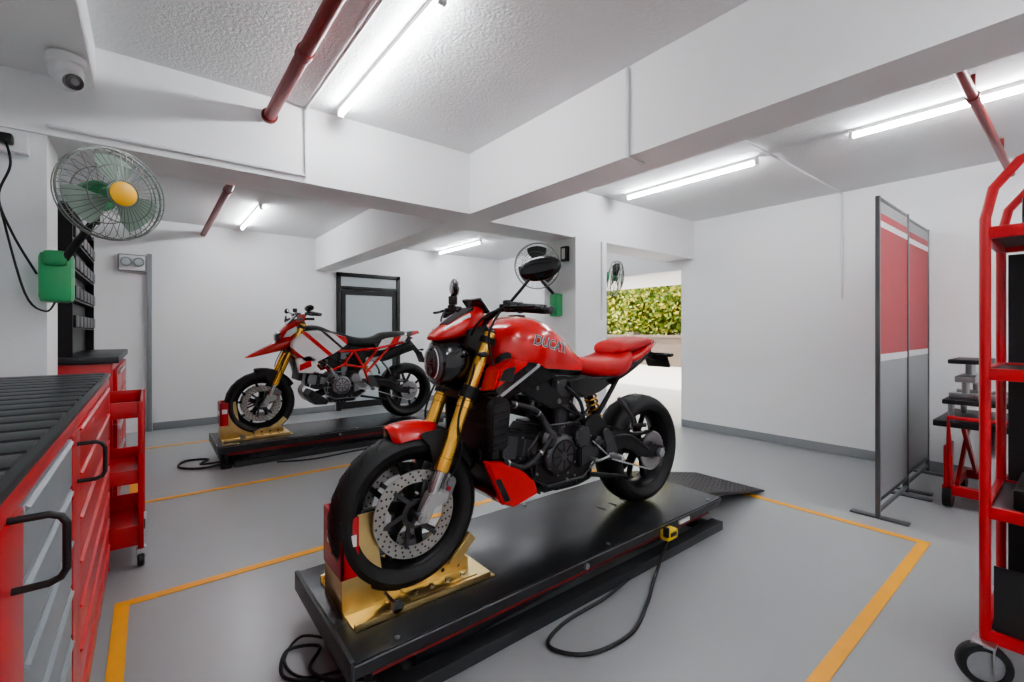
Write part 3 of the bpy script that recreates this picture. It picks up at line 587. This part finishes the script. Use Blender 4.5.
def controls(a,hb,wid,mirror_pts,barmat='satin'):
    x,z=hb
    P=lambda s:[(x,0,z),(x-.005,s*.08,z),(x+.0,s*.16,z+.035),(x+.025,s*.26,z+.04),(x+.055,s*wid,z+.03)]
    for s in (-1,1):
        a.put('handlebar',barmat,tube(P(s),.0115,12,sm=6)); e=V(P(s)[-1]); b=V(P(s)[-2]); dd=(e-b).normalized()
        a.put('grips','black',join(cyl(e-dd*.12,e,.0175,seg=18,bev=.002),cyl(e-dd*.125,e-dd*.117,.023,seg=18),*[cyl(e-dd*(.015+.012*k),e-dd*(.019+.012*k),.0188,seg=18) for k in range(8)]))
        a.put('bar_ends','engine',cyl(e,e+dd*.028,.0165,seg=18,bev=.004))
        c=e-dd*.165; a.put('switchgear','black',join(box(c,(.042,.055,.042),(0,0,s*.2),bev=.008),box(c+V((-.02,0,.01)),(.03,.03,.035),bev=.006)))
        a.put('switch_buttons','redm' if s>0 else 'alu',box(c+V((.024,0,.005)),(.006,.014,.01),bev=.002))
        l=c+V((-.035,0,-.0)); a.put('levers','satin',join(tube([l,l+V((-.02,s*.03,-.003)),l+V((.005,s*.10,-.005)),l+V((.012,s*.165,-.006))],.0062,8,sm=5),box(l+V((.005,0,0)),(.045,.03,.022),bev=.005)))
        if s>0:
            r=l+V((-.005,-s*.045,.045)); a.put('reservoirs','engd',join(lathe([(0,-.02),(.019,-.02),(.021,-.01),(.021,.018),(0,.02)],r,(0,0,1),20),cyl(r-V((0,0,.045)),r-V((0,0,.015)),.006)))
        base,mc,mr=mirror_pts(s)
        a.put('mirror_stems','gloss',tube([base,V(base)*.55+V(mc)*.45+V((-.012,s*.01,.0)),V(mc)+V((-.01,-s*.03,-.012))],.0065,10,sm=6))
        a.put('mirrors','gloss',ell(V(mc)+V((-.006,0,0)),(.022,mr[0],mr[1]),(s*.12,0,-s*.4),28)); a.put('mirror_glass','mirror',ell(V(mc)+V((.008,0,0)),(.010,mr[0]*.88,mr[1]*.84),(s*.12,0,-s*.4),24))
    a.put('bar_clamp','satin',join(box((x,0,z-.005),(.045,.10,.04),bev=.008),cyl((x,-.035,z-.06),(x,-.035,z),.013),cyl((x,.035,z-.06),(x,.035,z),.013)))
def bvh_of(bm): return BVHTree.FromBMesh(bm)
# ------------------------------------------------------------------ MOTORCYCLE 1 (naked roadster)
def roadster(loc):
    a=Asm('naked_motorcycle',loc); WB=1.46
    wheel(a,'front_wheel',0,.30,.30,.062); wheel(a,'rear_wheel',WB,.31,.31,.09,False)
    X=fork(a,.985,.028)
    rear_end(a,WB); pegs(a); engine(a)
    a.put('front_fender','red',fender((0,0,.30),.320,106,70,.066,.024)); a.put('front_fender_rear','black',fender((0,0,.30),.316,72,22,.070,.020))
    for s in (-1,1): a.put('fender_stays','black',splate([(.02,.60),(.13,.60),(.13,.52),(.10,.44),(.075,.45),(.06,.54)],s*.074-.003,s*.074+.003,.002))
    hx,hy=.03,.90
    a.put('headlight_shell','gloss',tf(body([(.085,.945,.78,.068,2.4),(.10,.962,.768,.088,2.5),(.15,.97,.765,.100,2.6),(.20,.96,.785,.097,2.6),(.245,.92,.82,.07,2.5)]),hx,hy))
    a.put('headlight_lens','lens',tf(body([(.068,.905,.82,.04,2.2),(.073,.925,.80,.062,2.3),(.085,.94,.787,.074,2.4),(.10,.945,.78,.078,2.4)],st=4),hx,hy))
    dr=[]
    for s in (-1,1):
        dr.append(tube([(.075,s*(.012+.052*math.cos(t)),.863+.062*math.sin(t)) for t in [(-1.25+2.5*k/14) for k in range(15)]],.003,8))
    a.put('headlight_drl','drl',tf(join(*dr),hx,hy))
    a.put('headlight_bulbs','engine',tf(join(cyl((.062,0,.893),(.075,0,.893),.020,seg=24,bev=.003),cyl((.062,0,.833),(.075,0,.833),.020,seg=24,bev=.003),box((.067,0,.863),(.006,.06,.004))),hx,hy))
    a.put('nose_cowl','red',tf(body([(.075,.972,.955,.035,2.2),(.10,.995,.952,.068,2.4),(.16,1.035,.957,.090,2.6),(.22,1.072,.968,.094,2.6),(.275,1.10,.985,.080,2.6),(.30,1.10,1.01,.066,2.4)]),.025,.88))
    a.put('cowl_flash','gloss',tf(join(hull([(.135,-.04,1.021),(.135,.04,1.021),(.25,-.06,1.0935),(.25,.06,1.0935),(.14,-.038,1.0),(.14,.038,1.0),(.25,-.058,1.06),(.25,.058,1.06)],.001)),.025,.88))
    a.put('cowl_stripe','white',tf(join(*[hull([(.11,s*.052,1.004),(.11,s*.062,1.000),(.22,s*.080,1.068),(.22,s*.088,1.058),(.12,s*.05,.99),(.12,s*.06,.985),(.22,s*.075,1.04),(.22,s*.08,1.03)],.001) for s in (-1,1)]),.025,.88))
    a.put('cowl_sides','black',join(hully([(.20,.93),(.22,1.0),(.32,1.02),(.32,.94),(.26,.90)],-.100,-.08,.1,.004),hully([(.20,.93),(.22,1.0),(.32,1.02),(.32,.94),(.26,.90)],.08,.100,.1,.004)))
    a.put('dash','gloss',box((.32,0,1.10),(.012,.14,.08),(0,-.7,0),bev=.005))
    tk=[(.345,.965,.83,.05,2.2),(.37,1.01,.80,.110,2.5),(.44,1.05,.785,.158,2.7),(.54,1.06,.775,.176,2.7),(.64,1.04,.765,.170,2.6),(.74,.99,.755,.142,2.5),(.82,.93,.75,.115,2.4),(.89,.875,.755,.095,2.3),(.93,.84,.77,.06,2.2)]
    tb=body(tk,32,6); tree=bvh_of(tb); a.put('fuel_tank','tank',tb)
    text_on(a,'tank_lettering','DUCATI',.060,'white',(.50,-.3,.938),(1,0,-.22),(.22,0,1),tree,.0012,.15,.045)
    text_on(a,'tank_lettering','DUCATI',.060,'black',(.50,-.3,.938),(1,0,-.22),(.22,0,1),tree,.0026,.15,.0)
    a.put('fuel_cap','satin',cyl((.55,0,1.055),(.55,0,1.067),.04,seg=24,bev=.003))
    for s in (-1,1):
        y0,y1=(s*.185,s*.10)
        a.put('side_wings','wing',hully([(.265,.74),(.30,.845),(.38,.885),(.54,.86),(.66,.79),(.56,.765),(.42,.73),(.32,.70)],y0,y1,.12,.008))
        a.put('intake_grilles','black',hully([(.30,.79),(.335,.84),(.40,.85),(.38,.78)],s*.188,s*.15,.1,.003))
        a.put('radiator_cheeks','black',hully([(.27,.50),(.265,.70),(.33,.76),(.38,.70),(.36,.50)],s*.185,s*.155,.15,.006))
        a.put('radiator_cheek_vents','satin',join(*[beam((.29,s*.187,.54+k*.03),(.35,s*.187,.55+k*.03),.006,.004) for k in range(6)]))
        a.put('front_frame','engd',splate([(.345,.88),(.43,.90),(.56,.80),(.70,.70),(.72,.64),(.64,.64),(.52,.70),(.40,.77),(.34,.80)],s*.125-.014,s*.125+.014,.005))
        a.put('frame_bolts','hsteel',join(cyl((.68,s*.138,.67),(.68,s*.15,.67),.013,seg=6),cyl((.55,s*.138,.74),(.55,s*.148,.74),.010,seg=6)))
        a.put('subframe','satin',join(tube([(.78,s*.10,.66),(.92,s*.11,.74),(1.15,s*.11,.765),(1.42,s*.07,.86)],.013,10,sm=4),tube([(.90,s*.115,.50),(1.02,s*.12,.62),(1.15,s*.11,.75)],.013,10,sm=4),tube([(.78,s*.10,.66),(.86,s*.115,.56),(.92,s*.12,.47)],.014,10,sm=4)))
        a.put('side_covers','black',hully([(.74,.76),(.88,.78),(1.05,.745),(1.10,.72),(1.0,.68),(.88,.66),(.76,.70)],s*.125,s*.09,.12,.006))
        a.put('rear_frame_plate','engd',splate([(.86,.55),(.95,.58),(1.03,.50),(1.05,.40),(1.0,.34),(.93,.35),(.88,.44)],s*.135-.008,s*.135+.008,.004))
    a.put('radiator','black',box((.325,0,.605),(.035,.31,.27),(0,.10,0),bev=.004))
    a.put('radiator_fins','engine',join(*[box((.306-(k-12)*.0012,0,.605+(k-12)*.0105),(.006,.27,.0035)) for k in range(25)]))
    a.put('horn','black',cyl((.28,-.06,.47),(.30,-.06,.47),.035,seg=24,bev=.004))
    bp=[(.255,.475),(.35,.455),(.44,.42),(.54,.33),(.555,.275),(.42,.245),(.35,.27),(.305,.37)]
    a.put('belly_pan','red',join(hully(bp,-.158,-.135,.10,.005),hully(bp,.135,.158,.10,.005),hull([(.32,-.14,.31),(.32,.14,.31),(.36,-.14,.27),(.36,.14,.27),(.42,-.14,.245),(.42,.14,.245),(.555,-.14,.275),(.555,.14,.275),(.54,-.14,.295),(.54,.14,.295),(.37,-.14,.31),(.37,.14,.31)],.002)))
    a.put('belly_pan_flash','black',join(*[hully([(.31,.385),(.335,.39),(.39,.285),(.36,.285)],s*.1595,s*.15,.0,.001) for s in (-1,1)]))
    a.put('belly_pan_inner','black',hully([(.30,.455),(.40,.42),(.52,.31),(.50,.285),(.37,.29),(.32,.37)],-.134,.134,0,.004))
    a.put('exhaust_headers','engine',join(tube([(.40,.03,.45),(.34,.04,.38),(.40,.06,.29),(.60,.08,.235),(.85,.10,.25)],.022,14,sm=6),tube([(.80,-.02,.72),(.88,-.02,.66),(.86,.06,.45),(.86,.08,.28)],.022,14,sm=6)))
    a.put('exhaust_silencer','satin',join(body([(.78,.30,.2,.08,3),(.9,.33,.2,.1,3),(1.0,.33,.21,.09,3)],yc=.03),cyl((1.0,.155,.30),(1.32,.20,.44),.052,.058,seg=28,bev=.006)))
    sx0,sz0,sx1,sz1=1.03,.50,.95,.735; pts=[]
    for k in range(97):
        f=k/96; an=f*2*pi*7; c=V((sx0+(sx1-sx0)*(f*.8+.1),-.07,sz0+(sz1-sz0)*(f*.8+.1))); pts.append((c.x+math.cos(an)*.03,c.y+math.sin(an)*.03,c.z+math.cos(an)*.008))
    a.put('shock_spring','gold',tube(pts,.0055,8)); a.put('shock_body','satin',join(cyl((sx0,-.07,sz0),(sx1,-.07,sz1),.016),cyl((sx1,-.07,sz1-.03),(sx1-.01,-.07,sz1+.02),.03,seg=20)))
    a.put('rider_seat','reds',body([(.865,.87,.80,.045,2.3),(.90,.868,.775,.085,2.6),(.98,.856,.752,.118,2.8),(1.08,.855,.740,.145,2.8),(1.17,.868,.742,.150,2.8),(1.24,.895,.77,.130,2.8),(1.275,.90,.80,.11,2.4)]))
    a.put('pillion_seat','reds',body([(1.175,.90,.865,.07,2.4),(1.21,.935,.86,.105,2.6),(1.32,.955,.87,.112,2.6),(1.42,.960,.89,.097,2.6),(1.50,.955,.90,.075,2.4)]))
    a.put('tail_unit','red',body([(1.26,.865,.80,.115,2.6),(1.36,.885,.82,.108,2.6),(1.46,.915,.855,.09,2.5),(1.54,.94,.885,.065,2.3),(1.585,.945,.915,.04,2.2)]))
    a.put('tail_under','black',body([(1.14,.775,.70,.10,2.6),(1.26,.83,.74,.105,2.6),(1.4,.865,.80,.09,2.5),(1.52,.90,.86,.06,2.3)]))
    a.put('tail_light','tailr',body([(1.575,.935,.905,.045,2.5),(1.595,.93,.91,.04,2.5)],st=2))
    a.put('plate_bracket','black',join(beam((1.50,0,.87),(1.64,0,.83),.04,.03,bev=.004),box((1.66,0,.815),(.012,.16,.10),(0,-.5,0),bev=.003)))
    a.put('licence_plate','label',box((1.67,0,.815),(.006,.15,.085),(0,-.5,0),bev=.002))
    for s in (-1,1): a.put('rear_indicators','black',join(cyl((1.60,0,.84),(1.61,s*.11,.85),.006),ell((1.615,s*.12,.85),(.025,.02,.013)))); a.put('front_indicators','black',join(cyl((.26,s*.09,.90),(.25,s*.15,.90),.006),ell((.245,s*.165,.90),(.022,.022,.012))))
    def mp(s): return ((.335,s*.22,1.105),(.40,s*(.335 if s<0 else .30),1.235 if s<0 else 1.205),(.090,.048))
    controls(a,(.335,1.045),.375,mp)
    a.put('cables','black',join(tube([(.31,-.24,1.09),(.24,-.16,1.04),(.25,-.06,.93),(.36,-.03,.86)],.005,6,sm=6),tube([(.31,.24,1.09),(.23,.14,1.03),(.25,.05,.93),(.36,.03,.86)],.005,6,sm=6),tube([(.32,-.2,1.09),(.27,-.17,.98),(.33,-.13,.84),(.45,-.13,.70)],.005,6,sm=6)))
    a.done(); return a
roadster((.79,1.655,.203))
# ------------------------------------------------------------------ MOTORCYCLE 2 (supermoto)
def supermoto(loc):
    a=Asm('supermoto_motorcycle',loc); WB=1.49
    wheel(a,'front_wheel',0,.30,.30,.062); wheel(a,'rear_wheel',WB,.31,.31,.09,False)
    X=fork(a,1.06,.03,zl=.80,zg=.47)
    rear_end(a,WB,.44,1.0); pegs(a,1.04,.38); engine(a,.74,.44,'engd','hsteel')
    a.put('front_fender','black',fender((0,0,.30),.318,100,30,.072,.018))
    for s in (-1,1): a.put('fender_stays','black',splate([(.03,.60),(.13,.60),(.12,.5),(.09,.44),(.07,.46)],s*.074-.003,s*.074+.003,.002))
    a.put('beak','red',body([(-.13,.742,.732,.025,2.2),(-.06,.785,.740,.058,2.4),(.05,.845,.765,.085,2.5),(.16,.900,.79,.095,2.6),(.24,.93,.81,.09,2.5),(.28,.92,.84,.06,2.4)]))
    a.put('nose_cowl','red',body([(.12,.93,.91,.04,2.3),(.16,.985,.88,.085,2.6),(.22,1.05,.885,.105,2.6),(.29,1.10,.91,.10,2.6),(.33,1.115,.98,.075,2.4)]))
    a.put('nose_flash','white',join(*[hully([(.17,.92),(.21,.99),(.30,1.04),(.31,.99),(.24,.93)],s*.112,s*.09,.15,.003) for s in (-1,1)]))
    a.put('headlight','lens',body([(.115,.955,.90,.045,2.4),(.135,.975,.885,.075,2.5),(.165,.98,.88,.085,2.5)],st=3))
    a.put('windscreen','gloss',hull([(.22,-.06,1.055),(.22,.06,1.055),(.31,-.045,1.145),(.31,.045,1.145),(.235,-.06,1.05),(.235,.06,1.05),(.32,-.045,1.14),(.32,.045,1.14)],.001))
    a.put('fuel_tank','black',body([(.36,1.01,.86,.06,2.3),(.42,1.045,.80,.10,2.5),(.52,1.04,.76,.125,2.6),(.62,1.0,.74,.12,2.5),(.74,.94,.74,.095,2.4),(.82,.90,.76,.08,2.3)]))
    for s in (-1,1):
        a.put('tank_shrouds','hyp',hully([(.22,.78),(.24,.89),(.34,.985),(.50,1.00),(.78,.93),(.80,.86),(.66,.76),(.50,.68),(.36,.66)],s*.170,s*.10,.08,.008))
        a.put('radiator_shrouds','white',hully([(.30,.58),(.27,.72),(.40,.76),(.50,.69),(.44,.56)],s*.17,s*.14,.12,.005)); a.put('radiator_shroud_flash','red',hully([(.31,.60),(.31,.66),(.41,.70),(.42,.64)],s*.1715,s*.15,.0,.001))
        T=[((.50,.70),(.60,.58)),((.60,.58),(.74,.64)),((.68,.78),(.84,.78)),((.74,.64),(.84,.78)),((.74,.64),(.95,.60)),((.84,.78),(.95,.60)),((.84,.78),(1.10,.80)),((.95,.60),(1.10,.80)),((.95,.60),(1.0,.45)),((1.10,.80),(1.40,.86)),((.97,.54),(1.22,.79))]
        a.put('trellis_frame','red',join(*[cyl((p[0],s*(.08+.06*min(1,(p[0]-.3)/.3)),p[1]),(q[0],s*(.08+.06*min(1,(q[0]-.3)/.3)),q[1]),.0145,seg=12) for p,q in T]))
        a.put('side_panels','hypt',hully([(1.04,.85),(1.20,.91),(1.44,.94),(1.56,.91),(1.32,.80),(1.10,.765)],s*.132,s*.08,.10,.005))
        a.put('silencers','satin',join(body([(1.16,.76,.65,.05,2.8),(1.25,.80,.67,.058,2.8),(1.42,.85,.73,.055,2.8),(1.52,.86,.76,.048,2.8)],yc=s*.10),cyl((1.515,s*.10,.81),(1.53,s*.10,.813),.03)))
        a.put('hand_guards','black',tube([(.38,s*.41,1.10),(.31,s*.39,1.10),(.28,s*.30,1.10),(.30,s*.20,1.11)],.012,8,sm=5)); a.put('hand_guard_shields','red' if s<0 else 'black',box((.285,s*.315,1.11),(.012,.16,.07),(0,.1,-s*.15),bev=.01))
        a.put('rear_frame_plate','alu',splate([(.90,.56),(.97,.58),(1.05,.50),(1.07,.40),(1.02,.35),(.95,.36),(.90,.45)],s*.135-.008,s*.135+.008,.004))
        a.put('frame_inner','black',hully([(.56,.74),(.85,.80),(1.06,.78),(.98,.62),(.75,.58),(.58,.60)],s*.10,s*.05,.1,.004))
    a.put('airbox','black',hully([(.80,.84),(1.10,.84),(1.25,.86),(1.15,.70),(.95,.66),(.82,.70)],-.085,.085,.05,.008))
    a.put('radiator','black',box((.335,0,.62),(.035,.28,.24),(0,.12,0),bev=.004))
    a.put('skid_plate','black',hully([(.40,.34),(.44,.40),(.60,.28),(.58,.24),(.46,.25)],-.12,.12,0,.006))
    a.put('exhaust_headers','alu',join(tube([(.42,.03,.46),(.36,.04,.40),(.42,.06,.30),(.62,.09,.24),(.88,.13,.30),(1.0,.15,.55),(1.18,.11,.71)],.021,14,sm=6),tube([(.83,-.02,.74),(.93,-.06,.70),(1.05,-.09,.68),(1.18,-.10,.70)],.021,14,sm=6)))
    a.put('seat','black',body([(.66,.985,.87,.05,2.3),(.76,.962,.83,.085,2.6),(.88,.925,.81,.115,2.8),(1.02,.915,.81,.13,2.8),(1.12,.935,.83,.125,2.8),(1.20,.97,.86,.115,2.8),(1.34,.982,.88,.105,2.6),(1.45,.985,.90,.08,2.4)]))
    a.put('tail_unit','hypt',body([(1.30,.905,.85,.10,2.6),(1.42,.955,.88,.095,2.5),(1.54,.985,.92,.07,2.4),(1.64,.99,.955,.04,2.3)]))
    a.put('tail_light','tailr',ell((1.645,0,.965),(.015,.04,.012)))
    a.put('plate_bracket','black',join(beam((1.50,0,.90),(1.66,0,.72),.05,.03,bev=.004),box((1.68,0,.68),(.012,.16,.14),(0,-.4,0),bev=.003)))
    a.put('licence_plate','label',box((1.688,0,.68),(.006,.15,.12),(0,-.4,0),bev=.002))
    for s in (-1,1): a.put('rear_indicators','black',join(cyl((1.63,0,.76),(1.64,s*.10,.77),.006),ell((1.645,s*.115,.77),(.025,.02,.013))))
    pts=[(1.04-.10*k/96+math.cos(2*pi*7*k/96)*.03,-.06+math.sin(2*pi*7*k/96)*.03,.52+.19*k/96) for k in range(97)]
    a.put('shock_spring','gold',tube(pts,.0055,8)); a.put('shock_body','gold',cyl((1.05,-.06,.50),(.93,-.06,.74),.014))
    controls(a,(.37,1.115),.40,lambda s:((.36,s*.27,1.16),(.33,s*.44,1.20),(.06,.03)))
    a.put('dash','gloss',box((.335,0,1.14),(.012,.13,.08),(0,-.7,0),bev=.005))
    a.done()
supermoto((.83,4.92,.203))
# ------------------------------------------------------------------ partition screen
def screen(loc,w,rz):
    a=Asm('partition_screen',loc,rz); t=.012; H0,H1=.05,2.05
    for x in (0,w): a.put('frame','frameg',bx((x-.013,-t,0.01),(x+.013,t,H1),.003))
    for z in (H0,.12,H1-.015): a.put('frame','frameg',bx((0,-t*.8,z-.010),(w,t*.8,z+.010),.002))
    a.put('panel_lower','panelg',bx((.012,-.005,.12),(w-.012,.005,1.0))); a.put('panel_band','white',join(bx((.012,-.006,1.0),(w-.012,.006,1.045)),bx((.012,-.006,1.86),(w-.012,.006,1.90))))
    a.put('panel_red','panelr',join(bx((.012,-.005,1.045),(w-.012,.005,1.86)),bx((.012,-.005,1.90),(w-.012,.005,1.95))))
    a.put('panel_top','panelg',bx((.012,-.005,1.95),(w-.012,.005,H1-.015)))
    a.put('feet','frameg',join(bx((.0,-.15,0),(.06,.15,.012),.003),bx((w-.10,-.15,0),(w-.04,.15,.012),.003)))
    a.done()
screen((3.62,.83,0),.74,.0); screen((4.41,.85,0),.76,.0)
# ------------------------------------------------------------------ red shelf trolley (right foreground)
a=Asm('shelf_trolley',(2.24,.22,0)); W=.46; D=-.80
for x in (0,W):
    a.put('end_frames','redm',tube([(x,0,.13),(x,0,1.58),(x,-.02,1.68),(x,-.08,1.76),(x,-.17,1.80),(x,D+.17,1.80),(x,D+.08,1.76),(x,D+.02,1.68),(x,D,1.58),(x,D,.13)],.015,14))
for z in (.16,.58,1.05,1.53):
    a.put('rails','redm',join(*[bx((x-.012,D,z-.02),(x+.012,0,z+.02),.003) for x in (0,W)],*[bx((0,y-.012,z-.02),(W,y+.012,z+.02),.003) for y in (0,D)]))
    a.put('shelves','dgrey',bx((.01,D+.01,z+.0),(W-.01,-.01,z+.012)))
a.put('side_panel','black',bx((W-.006,D+.02,.18),(W+.0,-.02,1.5)))
a.put('bottom_skirt','black',bx((.005,D+.02,.18),(.009,-.02,.40)))
for x in (0,W):
    for y in (0,D):
        a.put('castor_wheels','rubber',lathe([(.05,-.018),(.068,-.018),(.072,-.012),(.072,.012),(.068,.018),(.05,.018)],(x-.03,y,.072),(1,.5,0) if x==0 else (0,1,0),32,closed=True))
        a.put('castor_hubs','steel',lathe([(0,-.014),(.05,-.014),(.05,.014),(0,.014)],(x-.03,y,.072),(1,.5,0) if x==0 else (0,1,0),24))
        a.put('castor_forks','alu',join(bx((x-.05,y-.03,.135),(x+.03,y+.03,.145),.002),plate([(x-.04,.05),(x-.02,.05),(x+.02,.138),(x-.05,.138)],y-.028,y-.023),plate([(x-.04,.05),(x-.02,.05),(x+.02,.138),(x-.05,.138)],y+.023,y+.028)))
a.put('parts_bin','black',join(bx((.06,-.3,1.542),(.32,-.08,1.65),.01),bx((.08,-.35,1.062),(.3,-.1,1.11),.01),bx((.05,-.5,.592),(.38,-.06,.66),.01)))
a.done()
# ------------------------------------------------------------------ hydraulic work table behind
a=Asm('hydraulic_lift_table',(4.32,.40,0))
a.put('base','redm',join(bx((-.1,-.22,.09),(.6,-.17,.15),.004),bx((-.1,.17,.09),(.6,.22,.15),.004),bx((-.1,-.2,.09),(-.03,.2,.15),.004),bx((.5,-.2,.09),(.58,.2,.15),.004)))
for x in (-.05,.52):
    for s in (-1,1):
        a.put('wheels','redm',cyl((x,s*.195-.02,.075),(x,s*.195+.02,.075),.055,seg=24,bev=.004)); a.put('tyres','rubber',lathe([(.055,-.022),(.075,-.022),(.075,.022),(.055,.022)],(x,s*.195,.075),seg=32,closed=True)); a.put('hub_caps','steel',cyl((x,s*.195-.025,.075),(x,s*.195+.025,.075),.02))
for s in (-1,1):
    a.put('scissors','redm',join(beam((-.05,s*.15,.15),(.5,s*.15,.55),.05,.02,bev=.003),beam((.5,s*.12,.15),(-.05,s*.12,.55),.05,.02,bev=.003)))
a.put('side_plates','redm',join(bx((-.12,.19,.15),(.12,.21,.42),.004),bx((-.12,-.21,.15),(.12,-.19,.42),.004)))
a.put('platform','black',join(bx((-.14,-.26,.55),(.6,.26,.59),.006),bx((-.1,-.22,.70),(.5,.22,.73),.006)))
a.put('platform_posts','steel',join(*[cyl((x,y,.59),(x,y,.70),.018) for x in (-.05,.45) for y in (-.18,.18)]))
a.put('push_handle','redm',tube([(-.08,-.18,.12),(-.13,-.18,.45),(-.16,-.18,.62),(-.16,.18,.62),(-.13,.18,.45),(-.08,.18,.12)],.014,12))
a.put('ram','alu',cyl((.1,0,.15),(.25,0,.5),.03,seg=20))
a.put('clamps','steel',join(bx((.0,-.2,.73),(.06,.2,.77),.004),bx((.3,-.2,.73),(.36,.2,.77),.004),cyl((.03,.12,.77),(.03,.12,.86),.02),cyl((.33,.1,.77),(.33,.1,.86),.02),bx((-.08,.06,.85),(.40,.16,.89),.006),cyl((.15,.11,.89),(.15,.11,.98),.025)))
a.put('clamp_top','black',bx((-.04,.0,.97),(.36,.2,1.0),.008))
a.done()
# ------------------------------------------------------------------ outside
solo('outdoor_ground','conc',bx((XR+.15,-4,-.15),(40,30,-.01)))
solo('outdoor_canopy','beam',bx((XR+.16,1.0,2.03),(7.6,9,2.15)))
solo('compound_wall','brickw',join(bx((13.5,-4,0),(13.7,24,.95)),bx((13.42,-4,.95),(13.78,24,1.03)),*[bx((13.4,y,0),(13.8,y+.35,1.12)) for y in (1,4,7,10,13)]))
def tree(name,loc,h,rad,n1,n2,sd):
    random.seed(sd); a=Asm(name,loc)
    cl=[V((random.gauss(0,rad*.5),random.gauss(0,rad*.6),h*random.uniform(.30,1.0))) for _ in range(18)]
    a.put('trunk','trunk',tube([(0,0,0),(.1,.05,h*.3),(-.05,.1,h*.6)],.13,8,sm=3,r2=.06))
    for c in cl[:9]: a.put('branches','trunk',tube([(.05,.05,h*.3),tuple(c*.5+V((0,0,h*.22))),tuple(c)],.05,6,sm=3,r2=.015))
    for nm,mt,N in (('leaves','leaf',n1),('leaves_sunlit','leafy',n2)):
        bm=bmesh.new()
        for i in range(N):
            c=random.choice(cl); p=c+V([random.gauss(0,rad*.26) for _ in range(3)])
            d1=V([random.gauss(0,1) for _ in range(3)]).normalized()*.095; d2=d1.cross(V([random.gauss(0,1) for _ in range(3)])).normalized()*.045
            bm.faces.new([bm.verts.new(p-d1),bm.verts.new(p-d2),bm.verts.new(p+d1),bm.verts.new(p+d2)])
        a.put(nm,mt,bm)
    a.done()
for i,(x,y,h,r) in enumerate(((15.2,8.2,3.4,1.5),(15.0,11.2,3.0,1.4),(15.6,5.6,3.5,1.5),(18.5,10.0,4.2,2.0),(18.5,14.0,4.2,2.0),(19,7,4.2,2.0),(15.4,13.6,3.2,1.4),(15.0,9.7,2.9,1.3),(16.8,12.4,3.6,1.7))): tree('garden_tree',(x,y,0),h,r,2600,1700,i+3)
# ------------------------------------------------------------------ lights, world, camera
w=bpy.data.worlds.new('World'); bpy.context.scene.world=w; w.use_nodes=True
bg=w.node_tree.nodes['Background']; bg.inputs[0].default_value=(.95,.97,1,1); bg.inputs[1].default_value=1.8
s=bpy.data.lights.new('sun','SUN'); s.energy=4.0; s.angle=.02; s.color=(1,.92,.80); so=bpy.data.objects.new('sun',s); bpy.context.collection.objects.link(so)
so.rotation_euler=V((.35,-.75,-1)).to_track_quat('-Z','Y').to_euler(); so.location=(12,8,8)
cam=bpy.data.cameras.new('camera'); co=bpy.data.objects.new('camera',cam); bpy.context.collection.objects.link(co)
cam.sensor_width=36; cam.lens=457*36/1024; cam.shift_y=-11/1024; cam.clip_start=.02
co.location=(0,0,1.2); co.rotation_euler=(pi/2,0,math.radians(-38.4)); bpy.context.scene.camera=co
vs=bpy.context.scene.view_settings
vs.view_transform='AgX'; vs.look='AgX - Medium High Contrast'; vs.exposure=1.15
